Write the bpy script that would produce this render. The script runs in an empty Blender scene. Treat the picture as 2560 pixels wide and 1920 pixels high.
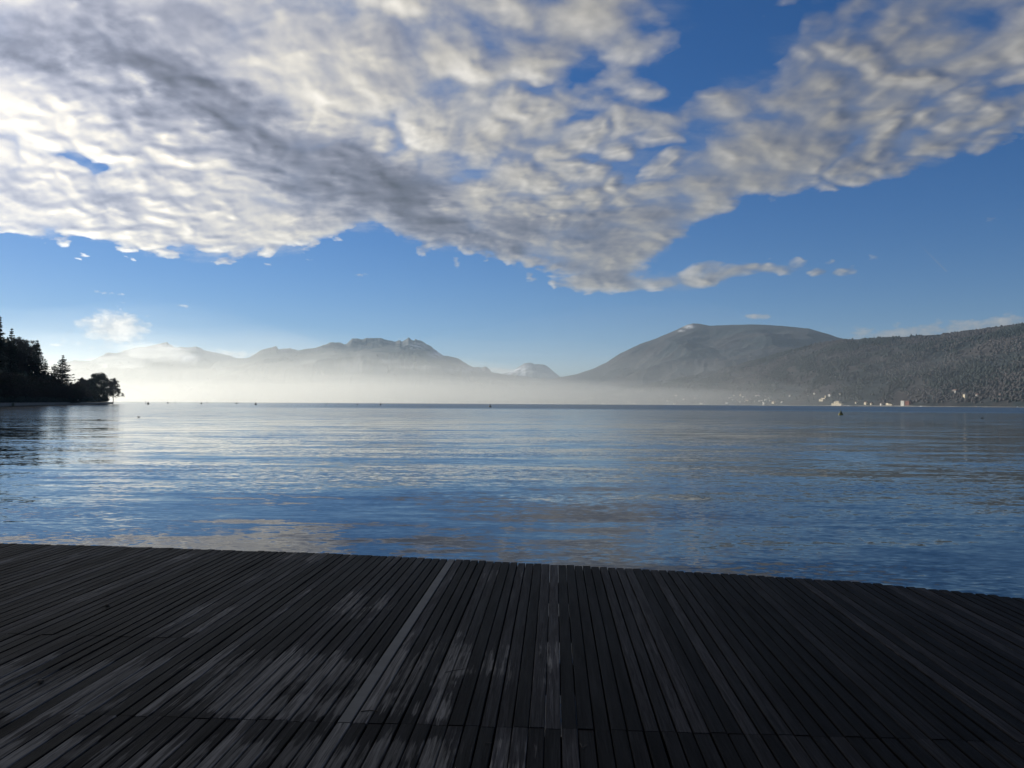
import bpy, math, random
import numpy as np
from mathutils import Matrix, Vector

R = math.radians
S = bpy.context.scene
COL = S.collection
rng = np.random.default_rng(7)
random.seed(7)

# ------------------------------------------------------------------ camera
EYE = 2.6            # eye above the lake
FPX = 1923.0         # focal length in photograph pixels (2560 wide)
PITCH, ROLL = 1.445, 0.324
cam_d = bpy.data.cameras.new('camera')
cam = bpy.data.objects.new('camera', cam_d)
COL.objects.link(cam)
cam_d.sensor_width = 36.0
cam_d.lens = 36.0 * FPX / 2560.0
cam_d.clip_start = 0.05
cam_d.clip_end = 60000.0
CAMROT = Matrix.Rotation(R(90 + PITCH), 3, 'X') @ Matrix.Rotation(R(ROLL), 3, 'Z')
cam.matrix_world = Matrix.Translation((0, 0, EYE)) @ CAMROT.to_4x4()
S.camera = cam

# ------------------------------------------------------------------ sun, exposure
SUN_AZ, SUN_EL = -51.0, 16.0
S.view_settings.view_transform = 'Standard'
S.view_settings.look = 'None'
S.view_settings.gamma = 1.0
S.view_settings.use_curve_mapping = False
S.view_settings.exposure = 0.0
S.cycles.use_denoising = True
S.cycles.volume_bounces = 4
S.cycles.max_bounces = 12
S.cycles.transparent_max_bounces = 64
S.cycles.sample_clamp_indirect = 6.0
sun_d = bpy.data.lights.new('sun', 'SUN')
sun_d.energy = 5.0
sun_d.angle = R(0.5)
sun_d.color = (1.0, 0.94, 0.82)
sun = bpy.data.objects.new('sun', sun_d)
COL.objects.link(sun)
sdir = Vector((math.sin(R(SUN_AZ)) * math.cos(R(SUN_EL)), math.cos(R(SUN_AZ)) * math.cos(R(SUN_EL)), math.sin(R(SUN_EL))))
sun.rotation_euler = sdir.to_track_quat('Z', 'Y').to_euler()
sun.location = (0, 0, 60)


# ------------------------------------------------------------------ node helpers
class NT:
    def __init__(self, tree):
        self.t = tree; self.n = tree.nodes; self.l = tree.links

    def node(self, typ, **kw):
        nd = self.n.new(typ)
        for k, v in kw.items():
            setattr(nd, k, v)
        return nd

    def put(self, sock, v):
        if v is None:
            return
        if isinstance(v, bpy.types.NodeSocket):
            self.l.new(v, sock)
        else:
            sock.default_value = v

    def m(self, op, a, b=None, c=None, clamp=False):
        nd = self.n.new('ShaderNodeMath'); nd.operation = op; nd.use_clamp = clamp
        for i, v in enumerate((a, b, c)):
            self.put(nd.inputs[i], v)
        return nd.outputs[0]

    def vm(self, op, a, b=None, c=None):
        nd = self.n.new('ShaderNodeVectorMath'); nd.operation = op
        for i, v in enumerate((a, b, c)):
            if v is not None and i < len(nd.inputs):
                self.put(nd.inputs[i], v)
        return nd.outputs['Value'] if op in ('DOT_PRODUCT', 'LENGTH') else nd.outputs[0]

    def scale(self, a, s):
        nd = self.n.new('ShaderNodeVectorMath'); nd.operation = 'SCALE'
        self.put(nd.inputs[0], a); self.put(nd.inputs['Scale'], s)
        return nd.outputs[0]

    def xyz(self, x, y, z):
        nd = self.n.new('ShaderNodeCombineXYZ')
        for i, v in enumerate((x, y, z)):
            self.put(nd.inputs[i], v)
        return nd.outputs[0]

    def sep(self, v):
        nd = self.n.new('ShaderNodeSeparateXYZ'); self.put(nd.inputs[0], v)
        return nd.outputs

    def noise(self, vec, scale, detail=2.0, rough=0.5, lac=2.0, dist=0.0, dim='3D', color=False):
        nd = self.n.new('ShaderNodeTexNoise'); nd.noise_dimensions = dim
        self.put(nd.inputs['Vector'], vec)
        nd.inputs['Scale'].default_value = scale
        nd.inputs['Detail'].default_value = detail
        nd.inputs['Roughness'].default_value = rough
        nd.inputs['Lacunarity'].default_value = lac
        nd.inputs['Distortion'].default_value = dist
        return nd.outputs['Color' if color else 'Fac']

    def ss(self, v, a, b):           # smooth step
        nd = self.n.new('ShaderNodeMapRange'); nd.interpolation_type = 'SMOOTHSTEP'
        self.put(nd.inputs[0], v); nd.inputs[1].default_value = a; nd.inputs[2].default_value = b
        nd.inputs[3].default_value = 0; nd.inputs[4].default_value = 1
        return nd.outputs[0]

    def mr(self, v, a, b, c, d):
        nd = self.n.new('ShaderNodeMapRange'); nd.clamp = True
        self.put(nd.inputs[0], v)
        for i, q in enumerate((a, b, c, d)):
            nd.inputs[i + 1].default_value = q
        return nd.outputs[0]

    def mix(self, f, a, b):
        nd = self.n.new('ShaderNodeMix'); nd.data_type = 'RGBA'
        self.put(nd.inputs[0], f); self.put(nd.inputs[6], a); self.put(nd.inputs[7], b)
        return nd.outputs[2]

    def curve(self, v, pts):         # piecewise-linear function of v
        xs = [p[0] for p in pts]; ys = [p[1] for p in pts]
        x0, x1, y0, y1 = min(xs), max(xs), min(ys), max(ys)
        nd = self.n.new('ShaderNodeFloatCurve')
        cv = nd.mapping.curves[0]
        nd.mapping.use_clip = False
        q = [((x - x0) / (x1 - x0), (y - y0) / (y1 - y0)) for x, y in pts]
        cv.points[0].location = q[0]; cv.points[1].location = q[-1]
        for a in q[1:-1]:
            cv.points.new(*a)
        for p in cv.points:
            p.handle_type = 'VECTOR'
        nd.mapping.update()
        t = self.mr(v, x0, x1, 0, 1)
        self.put(nd.inputs['Value'], t)
        return self.m('MULTIPLY_ADD', nd.outputs[0], y1 - y0, y0)


def rgb(r, g, b):
    return (r, g, b, 1.0)


def px2ae(x, y):
    """photograph pixel -> world azimuth (rad, clockwise from +Y) and tangent of elevation"""
    v = CAMROT @ Vector(((x - 1280.0) / FPX, (960.0 - y) / FPX, -1.0))
    return math.atan2(v.x, v.y), v.z / math.hypot(v.x, v.y)


# ------------------------------------------------------------------ sky
world = bpy.data.worlds.new('World')
S.world = world
world.use_nodes = True
W = NT(world.node_tree)
W.n.clear()
sky = W.node('ShaderNodeTexSky', sky_type='NISHITA', sun_disc=False, sun_elevation=R(SUN_EL), sun_rotation=R(SUN_AZ),
             altitude=450, air_density=1.0, dust_density=0.1, ozone_density=3.0)
tc = W.node('ShaderNodeTexCoord')
D = tc.outputs['Generated']
sx, sy, sz = W.sep(D)
az = W.m('ARCTAN2', sx, sy)
hor = W.m('SQRT', W.m('ADD', W.m('MULTIPLY', sx, sx), W.m('MULTIPLY', sy, sy)))
te = W.m('DIVIDE', sz, W.m('MAXIMUM', hor, 0.0001))           # tangent of elevation
zc = W.m('ADD', W.m('MAXIMUM', sz, 0.0), 0.32)
U = W.xyz(W.m('DIVIDE', sx, zc), W.m('DIVIDE', sy, zc), 0.0)  # position on a level cloud sheet
# gentle warping of the sheet
wn = W.vm('SUBTRACT', W.noise(U, 1.6, 3, 0.5, color=True), (0.5, 0.5, 0.5))
Uw = W.vm('ADD', U, W.scale(wn, 0.15))


def ae(pts):
    return [px2ae(*p) for p in pts]


EDGE_L = ae([(0, 596), (150, 622), (300, 640), (500, 660), (650, 668), (740, 650), (830, 608), (870, 596), (960, 600), (1080, 638),
             (1180, 655), (1270, 690), (1380, 706), (1440, 712), (1500, 735), (1560, 722), (1660, 660), (1760, 590), (1859, 536), (2148, 500), (2380, 445), (2560, 372)])
EDGE_L = [(-math.pi, 0.30), (-1.6, 0.20), (-0.95, 0.19)] + EDGE_L + [(0.8, 0.50), (1.3, 0.8), (math.pi, 0.30)]
low = W.curve(az, EDGE_L)
jit = W.m('MULTIPLY', W.m('SUBTRACT', W.noise(U, 12.0, 8, 0.66), 0.5), 0.045)
above = W.m('SUBTRACT', W.m('ADD', te, jit), low)
cov = W.m('SUBTRACT', W.m('MULTIPLY', W.ss(above, -0.016, 0.040), 1.40), 0.66)


def blob(x, y, rx, ry, ang, amp):
    """an elliptical swelling (or clearing) of the sheet, centred on a direction"""
    a0, e0 = px2ae(x, y)
    rx /= FPX; ry /= FPX
    c, s = math.cos(R(ang)), math.sin(R(ang))
    dx = W.m('SUBTRACT', azw, a0); dy = W.m('SUBTRACT', tew, e0)
    p = W.m('ADD', W.m('MULTIPLY', dx, c / rx), W.m('MULTIPLY', dy, s / rx))
    q = W.m('ADD', W.m('MULTIPLY', dx, -s / ry), W.m('MULTIPLY', dy, c / ry))
    d2 = W.m('ADD', W.m('MULTIPLY', p, p), W.m('MULTIPLY', q, q))
    return W.m('MULTIPLY', W.m('EXPONENT', W.m('MULTIPLY', d2, -1.0)), amp)


wj = W.vm('SUBTRACT', W.noise(U, 4.0, 4, 0.55, color=True), (0.5, 0.5, 0.5))
wjx, wjy, _ = W.sep(wj)
azw = W.m('ADD', az, W.m('MULTIPLY', wjx, 0.14))
tew = W.m('ADD', te, W.m('MULTIPLY', wjy, 0.07))
for b in [(1830, 70, 400, 110, 14, -0.70), (1740, 205, 110, 70, 20, -0.42), (1290, 30, 190, 60, 0, -0.08),
          (1180, 110, 120, 60, -8, -0.04), (205, 402, 105, 20, -8, -0.75), (2560, 20, 120, 60, 0, -0.3),
          (1480, 330, 150, 60, 25, -0.16), (1420, 140, 330, 150, -10, -0.04), (1560, 380, 200, 60, 20, -0.12), (1450, 60, 220, 110, 60, 0.10), (2300, 330, 300, 60, 20, -0.06), (2420, 480, 260, 60, 18, -0.15),
          (1800, 684, 380, 34, 2, 1.55), (1500, 680, 130, 60, 60, 0.6), (1560, 620, 140, 30, 10, 0.10),
          (500, 330, 600, 130, -20, 0.30), (1000, 500, 300, 90, -26, 0.20), (1150, 520, 260, 80, -6, 0.16),
          (250, 540, 520, 90, -6, 0.45), (700, 120, 500, 150, 0, 0.12), (100, 150, 300, 150, 0, 0.2), (1300, 560, 280, 90, 5, 0.16), (1950, 380, 330, 80, 16, 0.14), (2300, 200, 260, 120, 25, 0.02)]:
    cov = W.m('ADD', cov, blob(*b))
cov = W.m('ADD', cov, W.m('MULTIPLY', W.ss(te, 0.7, 1.3), -0.25))
cov = W.m('ADD', cov, W.mr(az, -0.45, -0.05, 0.14, -0.06))
big = W.noise(Uw, 2.2, 3, 0.5)


def billow(vec):
    """lumpy puffs: rounded cells broken up by finer noise"""
    w1 = W.vm('ADD', vec, W.scale(W.vm('SUBTRACT', W.noise(vec, 9.0, 3, 0.55, color=True), (0.5, 0.5, 0.5)), 0.13))
    vo = W.node('ShaderNodeTexVoronoi', voronoi_dimensions='2D', feature='SMOOTH_F1')
    W.put(vo.inputs['Vector'], w1); vo.inputs['Scale'].default_value = 16.0; vo.inputs['Smoothness'].default_value = 0.45
    vb = W.node('ShaderNodeTexVoronoi', voronoi_dimensions='2D', feature='SMOOTH_F1')
    W.put(vb.inputs['Vector'], w1); vb.inputs['Scale'].default_value = 9.0; vb.inputs['Smoothness'].default_value = 0.45
    size = W.ss(W.noise(vec, 1.8, 2, 0.5), 0.40, 0.60)
    n_ = W.m('ADD', W.m('MULTIPLY', W.noise(vec, 5.0, 4, 0.5), 0.6), W.m('MULTIPLY', W.noise(vec, 16.0, 5, 0.5), 0.4))
    return W.m('ADD', W.m('MULTIPLY', n_, 1.0), W.m('MULTIPLY_ADD', W.m('SUBTRACT', 0.45, W.m('ADD', W.m('MULTIPLY', vo.outputs['Distance'], size), W.m('MULTIPLY', vb.outputs['Distance'], W.m('SUBTRACT', 1.0, size)))), 0.80, -0.06))


puff = billow(Uw)
puff2 = billow(W.vm('ADD', Uw, (-0.016 * math.sin(R(47)), 0.016 * math.cos(R(47)), 0.0)))


def dens(pf):
    f = W.m('MULTIPLY_ADD', W.m('SUBTRACT', big, 0.5), 0.8, cov)
    return W.m('MULTIPLY_ADD', W.m('SUBTRACT', pf, 0.48), 1.7, f)


den = W.m('SUBTRACT', dens(puff), 0.20)
dpos = W.m('MAXIMUM', den, 0.0)
alpha = W.m('SUBTRACT', 1.0, W.m('EXPONENT', W.m('MULTIPLY', dpos, W.mr(az, -0.45, 0.30, -5.0, -2.0))))
azw = W.m('ADD', az, W.m('MULTIPLY', wjx, 0.30))
tew = W.m('ADD', te, W.m('MULTIPLY', wjy, 0.16))
shade = None
for b in [(600, 330, 540, 105, -21, 0.95), (430, 190, 260, 70, -30, 0.6), (60, 140, 130, 70, -45, 0.9), (960, 480, 260, 80, -28, 0.8), (400, 490, 300, 26, -9, 0.5),
          (1300, 590, 330, 60, -4, 0.6), (1150, 480, 220, 60, 0, 0.35), (1900, 430, 420, 90, 16, 0.30)]:
    g = blob(*b)
    shade = g if shade is None else W.m('ADD', shade, g)
shade = W.m('ADD', W.m('MULTIPLY', shade, 1.15), W.m('MULTIPLY', W.m('SUBTRACT', W.noise(Uw, 6.0, 6, 0.6), 0.5), W.m('MULTIPLY_ADD', shade, 2.6, 0.5)))
# low small clouds and banks over the mountains, each with its own ragged outline
U2 = W.xyz(W.m('MULTIPLY', az, 48.0), W.m('MULTIPLY', te, 80.0), 2.0)
rag = W.m('SUBTRACT', W.noise(U2, 1.0, 6, 0.62), 0.5)
small = None
azw, tew = az, te
for b in [(290, 822, 62, 36, 10, 1.5), (240, 806, 46, 22, 0, 1.0), (330, 850, 60, 36, -40, 0.7), (250, 862, 90, 14, -4, 0.5), (135, 862, 26, 5, 2, 0.6),
          (262, 731, 40, 5, -2, 0.55), (318, 757, 16, 4, 0, 0.5), (430, 759, 70, 5, -9, 0.5), (900, 687, 16, 6, 0, 0.8), (1000, 848, 14, 9, 0, 0.5),
          (1893, 791, 38, 9, 0, 0.8), (1423, 797, 18, 4, 0, 0.6), (2290, 832, 200, 22, 3, 0.95), (2500, 812, 150, 18, 4, 0.95), (1940, 770, 100, 5, 4, 0.2),
          (570, 887, 90, 12, 0, 1.0), (1262, 926, 50, 9, 0, 0.9), (770, 648, 12, 4, 0, 0.5), (1140, 655, 14, 10, -60, 0.7), (2540, 520, 130, 14, 14, 0.3)]:
    g = blob(*b)
    small = g if small is None else W.m('MAXIMUM', small, g)
smd = W.m('MAXIMUM', W.m('SUBTRACT', W.m('MULTIPLY_ADD', rag, 2.6, small), 0.42), 0.0)
smd = W.m('MULTIPLY', smd, W.ss(small, 0.05, 0.3))
salpha = W.m('SUBTRACT', 1.0, W.m('EXPONENT', W.m('MULTIPLY', smd, -1.7)))
# a short vapour trail
ca, cb = px2ae(2290, 602), px2ae(2368, 680)
tl = math.hypot(cb[0] - ca[0], cb[1] - ca[1]); tx, ty = (cb[0] - ca[0]) / tl, (cb[1] - ca[1]) / tl
dxa = W.m('SUBTRACT', az, ca[0]); dya = W.m('SUBTRACT', te, ca[1])
al = W.m('DIVIDE', W.m('ADD', W.m('MULTIPLY', dxa, tx), W.m('MULTIPLY', dya, ty)), tl)
ac = W.m('ABSOLUTE', W.m('SUBTRACT', W.m('MULTIPLY', dxa, ty), W.m('MULTIPLY', dya, tx)))
trail = W.m('MULTIPLY', W.m('MULTIPLY', W.ss(al, -0.1, 1.0), W.m('SUBTRACT', 1.0, W.ss(al, 0.97, 1.0))), W.m('SUBTRACT', 1.0, W.ss(ac, 0.0003, 0.0011)))
trail = W.m('MULTIPLY', trail, 0.22)
# light in the clouds: bright where thin and towards the sun, grey where thick
cs = W.vm('DOT_PRODUCT', D, tuple(sdir))
near = W.m('POWER', W.m('MAXIMUM', cs, 0.0), 4.0)
relief = W.m('MULTIPLY', W.m('SUBTRACT', puff, puff2), W.mr(az, -0.55, -0.05, 1.1, 2.0))
thick = W.ss(den, 0.25, 1.3)
dk = W.m('ADD', W.m('MULTIPLY', W.ss(W.noise(Uw, 3.2, 5, 0.62), 0.42, 0.72), 0.42), W.m('MULTIPLY', thick, 0.22)); dk = W.m('ADD', dk, W.m('MULTIPLY', W.ss(shade, 0.05, 1.5), 0.56))
dk = W.m('SUBTRACT', 0.80, W.m('MULTIPLY', W.m('LOGARITHM', W.m('ADD', 1.0, W.m('EXPONENT', W.m('MULTIPLY', W.m('SUBTRACT', 0.80, dk), 9.0))), math.e), 1 / 9.0))
lump = W.m('MULTIPLY_ADD', W.m('SUBTRACT', puff, 0.5), 0.9, 1.0)
lit = W.m('MULTIPLY', W.m('MULTIPLY', W.m('ADD', 1.0, relief), lump), W.m('SUBTRACT', 1.0, dk))
lit = W.m('MAXIMUM', W.m('MINIMUM', lit, 1.5), 0.06)
lum = W.m('MULTIPLY', lit, W.m('MULTIPLY_ADD', near, 11.0, 3.1))
ccol = W.mix(W.m('MULTIPLY', W.ss(lit, 0.2, 1.0), 1.0), rgb(0.82, 0.87, 1.14), rgb(1.0, 0.94, 0.84))
cloud = W.vm('MULTIPLY', ccol, W.xyz(lum, lum, lum))
slum = W.m('MULTIPLY', W.m('MULTIPLY_ADD', near, 11.0, 3.8), W.m('MULTIPLY_ADD', rag, 1.6, 0.88))
scol = W.vm('MULTIPLY', (1.0, 0.93, 0.82), W.xyz(slum, slum, slum))
hs = W.node('ShaderNodeHueSaturation'); hs.inputs['Saturation'].default_value = 1.38; W.put(hs.inputs['Color'], sky.outputs[0])
skyc = W.vm('MULTIPLY', hs.outputs[0], (0.56, 0.62, 0.84))
# a thin veil between the puffs
wisp = W.noise(W.vm('MULTIPLY', Uw, (1.0, 1.9, 1.0)), 5.0, 7, 0.6)
veil = W.m('MULTIPLY', W.ss(W.m('MULTIPLY_ADD', W.m('SUBTRACT', wisp, 0.5), 2.2, cov), 0.20, 1.0), 0.46)
vlum = W.m('MULTIPLY_ADD', near, 7.0, 2.6)
c0 = W.mix(veil, skyc, W.vm('MULTIPLY', (0.90, 0.94, 1.04), W.xyz(vlum, vlum, vlum)))
c1 = W.mix(alpha, c0, cloud)
c2 = W.mix(W.m('MAXIMUM', salpha, trail), c1, scol)
bg = W.node('ShaderNodeBackground')
W.put(bg.inputs[0], c2)
bg.inputs[1].default_value = 0.10
wo = W.node('ShaderNodeOutputWorld')
W.l.new(bg.outputs[0], wo.inputs[0])
world.cycles.sampling_method = 'MANUAL'
world.cycles.sample_map_resolution = 512


# ------------------------------------------------------------------ materials
def new_mat(name):
    m = bpy.data.materials.new(name); m.use_nodes = True
    t = NT(m.node_tree)
    bs = t.n['Principled BSDF']
    return m, t, bs


def plain(name, col, rough=0.8, var=0.15, scale=3.0, metal=0.0, coord='Object'):
    m, t, bs = new_mat(name)
    tcn = t.node('ShaderNodeTexCoord')
    f = t.noise(tcn.outputs[coord], scale, 4, 0.6)
    a = [c * (1 - var) for c in col]; b = [min(1, c * (1 + var)) for c in col]
    t.put(bs.inputs['Base Color'], t.mix(t.ss(f, 0.3, 0.7), rgb(*a), rgb(*b)))
    bs.inputs['Roughness'].default_value = rough
    bs.inputs['Metallic'].default_value = metal
    return m


def mat_forest(name, dark, brown, s1, s2, snow=False, rock=None):
    m, t, bs = new_mat(name)
    g = t.node('ShaderNodeNewGeometry')
    p = g.outputs['Position']
    a = t.ss(t.noise(p, s1, 5, 0.6), 0.42, 0.6)
    b = t.noise(p, s2, 4, 0.65)
    c = t.mix(a, rgb(*dark), rgb(*brown))
    c = t.mix(t.ss(b, 0.35, 0.7), c, t.scale(c, 1.55))
    if rock:
        at = t.node('ShaderNodeAttribute', attribute_name='rock')
        rk = t.m('MULTIPLY', at.outputs['Fac'], t.ss(t.noise(p, s2 * 0.5, 5, 0.7), 0.38, 0.55))
        c = t.mix(rk, c, rgb(*rock))
    if snow:
        at = t.node('ShaderNodeAttribute', attribute_name='snow')
        sn = t.m('MULTIPLY', at.outputs['Fac'], t.ss(t.noise(p, s2 * 0.8, 5, 0.7), 0.40, 0.52))
        c = t.mix(sn, c, rgb(0.85, 0.87, 0.92))
    t.put(bs.inputs['Base Color'], c)
    bs.inputs['Roughness'].default_value = 0.95
    bs.inputs['Specular IOR Level'].default_value = 0.1
    return m


# ------------------------------------------------------------------ object helpers
def link_mesh(name, V, F, mat=None, parent=None, smooth=False, props=None):
    me = bpy.data.meshes.new(name)
    V = np.asarray(V, dtype=np.float64).reshape(-1, 3)
    if isinstance(F, np.ndarray):
        n, k = F.shape
        me.vertices.add(len(V)); me.vertices.foreach_set('co', V.astype(np.float32).ravel())
        me.loops.add(n * k); me.loops.foreach_set('vertex_index', F.astype(np.int32).ravel())
        me.polygons.add(n); me.polygons.foreach_set('loop_start', np.arange(0, n * k, k, dtype=np.int32))
        me.update(calc_edges=True)
    else:
        me.from_pydata([tuple(v) for v in V], [], F)
        me.update()
    if smooth:
        me.polygons.foreach_set('use_smooth', np.ones(len(me.polygons), dtype=bool))
    if mat:
        me.materials.append(mat)
    ob = bpy.data.objects.new(name, me)
    COL.objects.link(ob)
    if parent:
        ob.parent = parent
    for k, v in (props or {}).items():
        ob[k] = v
    return ob


def tag(o, label=None, category=None, group=None, kind=None):
    for k, v in (('label', label), ('category', category), ('group', group), ('kind', kind)):
        if v:
            o[k] = v
    return o


def empty(name, loc, rz=0.0, **kw):
    o = bpy.data.objects.new(name, None); COL.objects.link(o)
    o.location = loc; o.rotation_euler = (0, 0, rz); o.empty_display_size = 0.3
    return tag(o, **kw)


class MB:
    """collects simple solids for one mesh"""
    def __init__(self):
        self.V = []; self.F = []

    def add(self, V, F):
        k = len(self.V); self.V += [tuple(v) for v in V]; self.F += [tuple(i + k for i in f) for f in F]

    def box(self, x0, x1, y0, y1, z0, z1):
        self.add([(x0, y0, z0), (x1, y0, z0), (x1, y1, z0), (x0, y1, z0), (x0, y0, z1), (x1, y0, z1), (x1, y1, z1), (x0, y1, z1)],
                 [(0, 3, 2, 1), (4, 5, 6, 7), (0, 1, 5, 4), (1, 2, 6, 5), (2, 3, 7, 6), (3, 0, 4, 7)])

    def tube(self, p, q, r0, r1, n=5, cap=True):
        p = Vector(p); q = Vector(q); d = (q - p)
        if d.length < 1e-6:
            return
        d.normalize()
        a = d.orthogonal().normalized(); b = d.cross(a)
        V = []
        for c, r in ((p, r0), (q, r1)):
            for i in range(n):
                th = 2 * math.pi * i / n
                V.append(c + a * (math.cos(th) * r) + b * (math.sin(th) * r))
        F = [(i, (i + 1) % n, n + (i + 1) % n, n + i) for i in range(n)]
        if cap:
            F += [tuple(range(n - 1, -1, -1)), tuple(range(n, 2 * n))]
        self.add(V, F)

    def lathe(self, prof, n=16, c=(0, 0, 0)):
        V = []; F = []
        for r, z in prof:
            for i in range(n):
                th = 2 * math.pi * i / n
                V.append((c[0] + r * math.cos(th), c[1] + r * math.sin(th), c[2] + z))
        for j in range(len(prof) - 1):
            for i in range(n):
                F.append((j * n + i, j * n + (i + 1) % n, (j + 1) * n + (i + 1) % n, (j + 1) * n + i))
        F.append(tuple(range(n - 1, -1, -1))); F.append(tuple((len(prof) - 1) * n + i for i in range(n)))
        self.add(V, F)

    def build(self, name, mat, parent=None, smooth=False):
        return link_mesh(name, self.V, self.F, mat, parent, smooth)


# value noise in numpy
_perm = rng.random((512, 512))


def vnoise(x, y):
    xi = np.floor(x).astype(int); yi = np.floor(y).astype(int)
    fx = x - xi; fy = y - yi
    fx = fx * fx * (3 - 2 * fx); fy = fy * fy * (3 - 2 * fy)
    g = lambda i, j: _perm[i % 512, j % 512]
    a = g(xi, yi) * (1 - fx) + g(xi + 1, yi) * fx
    b = g(xi, yi + 1) * (1 - fx) + g(xi + 1, yi + 1) * fx
    return a * (1 - fy) + b * fy


def fbm(x, y, octs=5, gain=0.5, ridged=False):
    s = 0; a = 1; tot = 0
    for k in range(octs):
        n = vnoise(x * 2 ** k + 17.3 * k, y * 2 ** k + 5.1 * k)
        if ridged:
            n = 1 - np.abs(2 * n - 1)
        s = s + a * n; tot += a; a *= gain
    return s / tot


def grid_faces(na, nb):
    i, j = np.meshgrid(np.arange(na - 1), np.arange(nb - 1), indexing='ij')
    a = (i * nb + j).ravel()
    return np.stack([a, a + 1, a + nb + 1, a + nb], 1)


# ------------------------------------------------------------------ terrain: ridges as real height fields
class Range:
    def __init__(self, prof, dr, df, back, relief, cell, shape=1.0, jag=0.0, jagscale=40, octs=6):
        pa = sorted(px2ae(*p) for p in prof)
        self.pa = np.array([p[0] for p in pa]); self.pe = np.array([p[1] for p in pa])
        self.dr = sorted((px2ae(x, 1000)[0], d) for x, d in dr); self.df = sorted((px2ae(x, 1000)[0], d) for x, d in df)
        self.back, self.relief, self.cell, self.shape, self.jag, self.jagscale, self.octs = back, relief, cell, shape, jag, jagscale, octs

    def DR(self, a):
        return np.interp(a, [p[0] for p in self.dr], [p[1] for p in self.dr])

    def DF(self, a):
        return np.interp(a, [p[0] for p in self.df], [p[1] for p in self.df])

    def E(self, a):
        e = np.interp(a, self.pa, self.pe)
        n = fbm(a * self.jagscale + 50, a * 0 + 3.3, 5, 0.6) - 0.5
        return e + n * self.jag

    def Es(self, a):
        if not hasattr(self, 'ga'):
            self.ga = np.linspace(self.pa[0], self.pa[-1], 2000)
            g_ = np.interp(self.ga, self.pa, self.pe); st = self.ga[1] - self.ga[0]
            w = max(3, int(0.03 / st)); k = np.hanning(2 * w + 1); k /= k.sum()
            self.ge = np.convolve(np.pad(g_, w, mode='edge'), k, 'valid')
        return np.interp(a, self.ga, self.ge)

    def h(self, a, r):
        dr, df = self.DR(a), self.DF(a)
        tb = np.clip((r - df) / (dr - df), 0, 1) ** 5
        es = np.minimum(self.Es(a), self.E(a) + 0.004)
        e = np.where(r > dr, self.E(a), es * (1 - tb) + self.E(a) * tb)
        H = np.maximum(e * dr + EYE, 0.5)
        t = (r - df) / (dr - df)
        tc_ = np.clip(t, 0, 1)
        x = r * np.sin(a) / self.cell; y = r * np.cos(a) / self.cell
        n = fbm(x + 31, y + 11, self.octs, 0.52, True) - 0.62
        env = np.sin(np.pi * np.clip(tc_, 0, 1)) ** 0.7
        h = H * tc_ ** self.shape + n * self.relief * env * np.minimum(H / 400.0, 1.5)
        lim = EYE + r * e * (0.55 + 0.44 * tc_)
        h = np.where(t < 1, np.minimum(h, np.maximum(lim, 0.6 + 0 * lim)), h)
        hb = H * np.clip(1 - (r - dr) / self.back, 0, 1) ** 1.3
        h = np.where(t >= 1, hb, h)
        h = np.where(t < 0, -8.0, np.maximum(h, 0.4))
        return h

    def hit(self, x, y):
        """world point where the sight line of a pixel meets the slope"""
        a, e = px2ae(x, y)
        r = np.linspace(float(self.DF(np.array([a]))[0]) + 5, float(self.DR(np.array([a]))[0]), 1500)
        hh = self.h(np.full_like(r, a), r)
        k = np.argmax(hh >= EYE + e * r)
        if hh[k] < EYE + e * r[k]:
            k = 0 if e < 0 else len(r) - 1
        return Vector((r[k] * math.sin(a), r[k] * math.cos(a), float(hh[k]))), float(r[k])

    def mesh(self, name, x0, x1, na, nr, mat, attrs=None, kind='structure'):
        a0, a1 = px2ae(x0, 1000)[0], px2ae(x1, 1000)[0]
        A = np.linspace(a0, a1, na)
        T = np.concatenate([[-0.02, -0.0005], np.linspace(0, 1, nr) ** 0.9, 1 + np.linspace(0.05, 1, 10)])
        dr, df = self.DR(A), self.DF(A)
        Rr = np.where(T[None, :] <= 1, df[:, None] + (dr - df)[:, None] * T[None, :], dr[:, None] + (T[None, :] - 1) * self.back)
        AA = np.repeat(A[:, None], len(T), 1)
        Hh = self.h(AA, Rr)
        V = np.stack([Rr * np.sin(AA), Rr * np.cos(AA), Hh], -1).reshape(-1, 3)
        # side skirts are cheap: end columns drop to the water
        ob = link_mesh(name, V, grid_faces(na, len(T)), mat, smooth=True)
        if attrs:
            e = ((Hh - EYE) / Rr).ravel(); av = AA.ravel()
            for nm, fn in attrs.items():
                at = ob.data.attributes.new(nm, 'FLOAT', 'POINT')
                at.data.foreach_set('value', fn(av, e, Hh.ravel()).astype(np.float32))
        return tag(ob, kind=kind)


def pxgauss(a, e, blobs):
    s = np.zeros_like(a)
    for x, y, rx, ry, amp in blobs:
        a0, e0 = px2ae(x, y)
        s = np.maximum(s, amp * np.exp(-((a - a0) * FPX / rx) ** 2 - ((e - e0) * FPX / ry) ** 2))
    return s


# far left range
rA = Range([(-900, 960), (-400, 930), (0, 925), (100, 918), (186, 901), (225, 900), (262, 884), (300, 880), (335, 870), (360, 866), (400, 860), (417, 855), (430, 863),
            (440, 868), (455, 866), (470, 869), (490, 865), (510, 874), (530, 879), (550, 885), (575, 890), (590, 896), (620, 893), (660, 900), (760, 930)],
           [(-900, 11500), (760, 12500)], [(-900, 7000), (760, 7600)], 3000, 320, 700, 0.8, 0.0045, 120)
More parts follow.
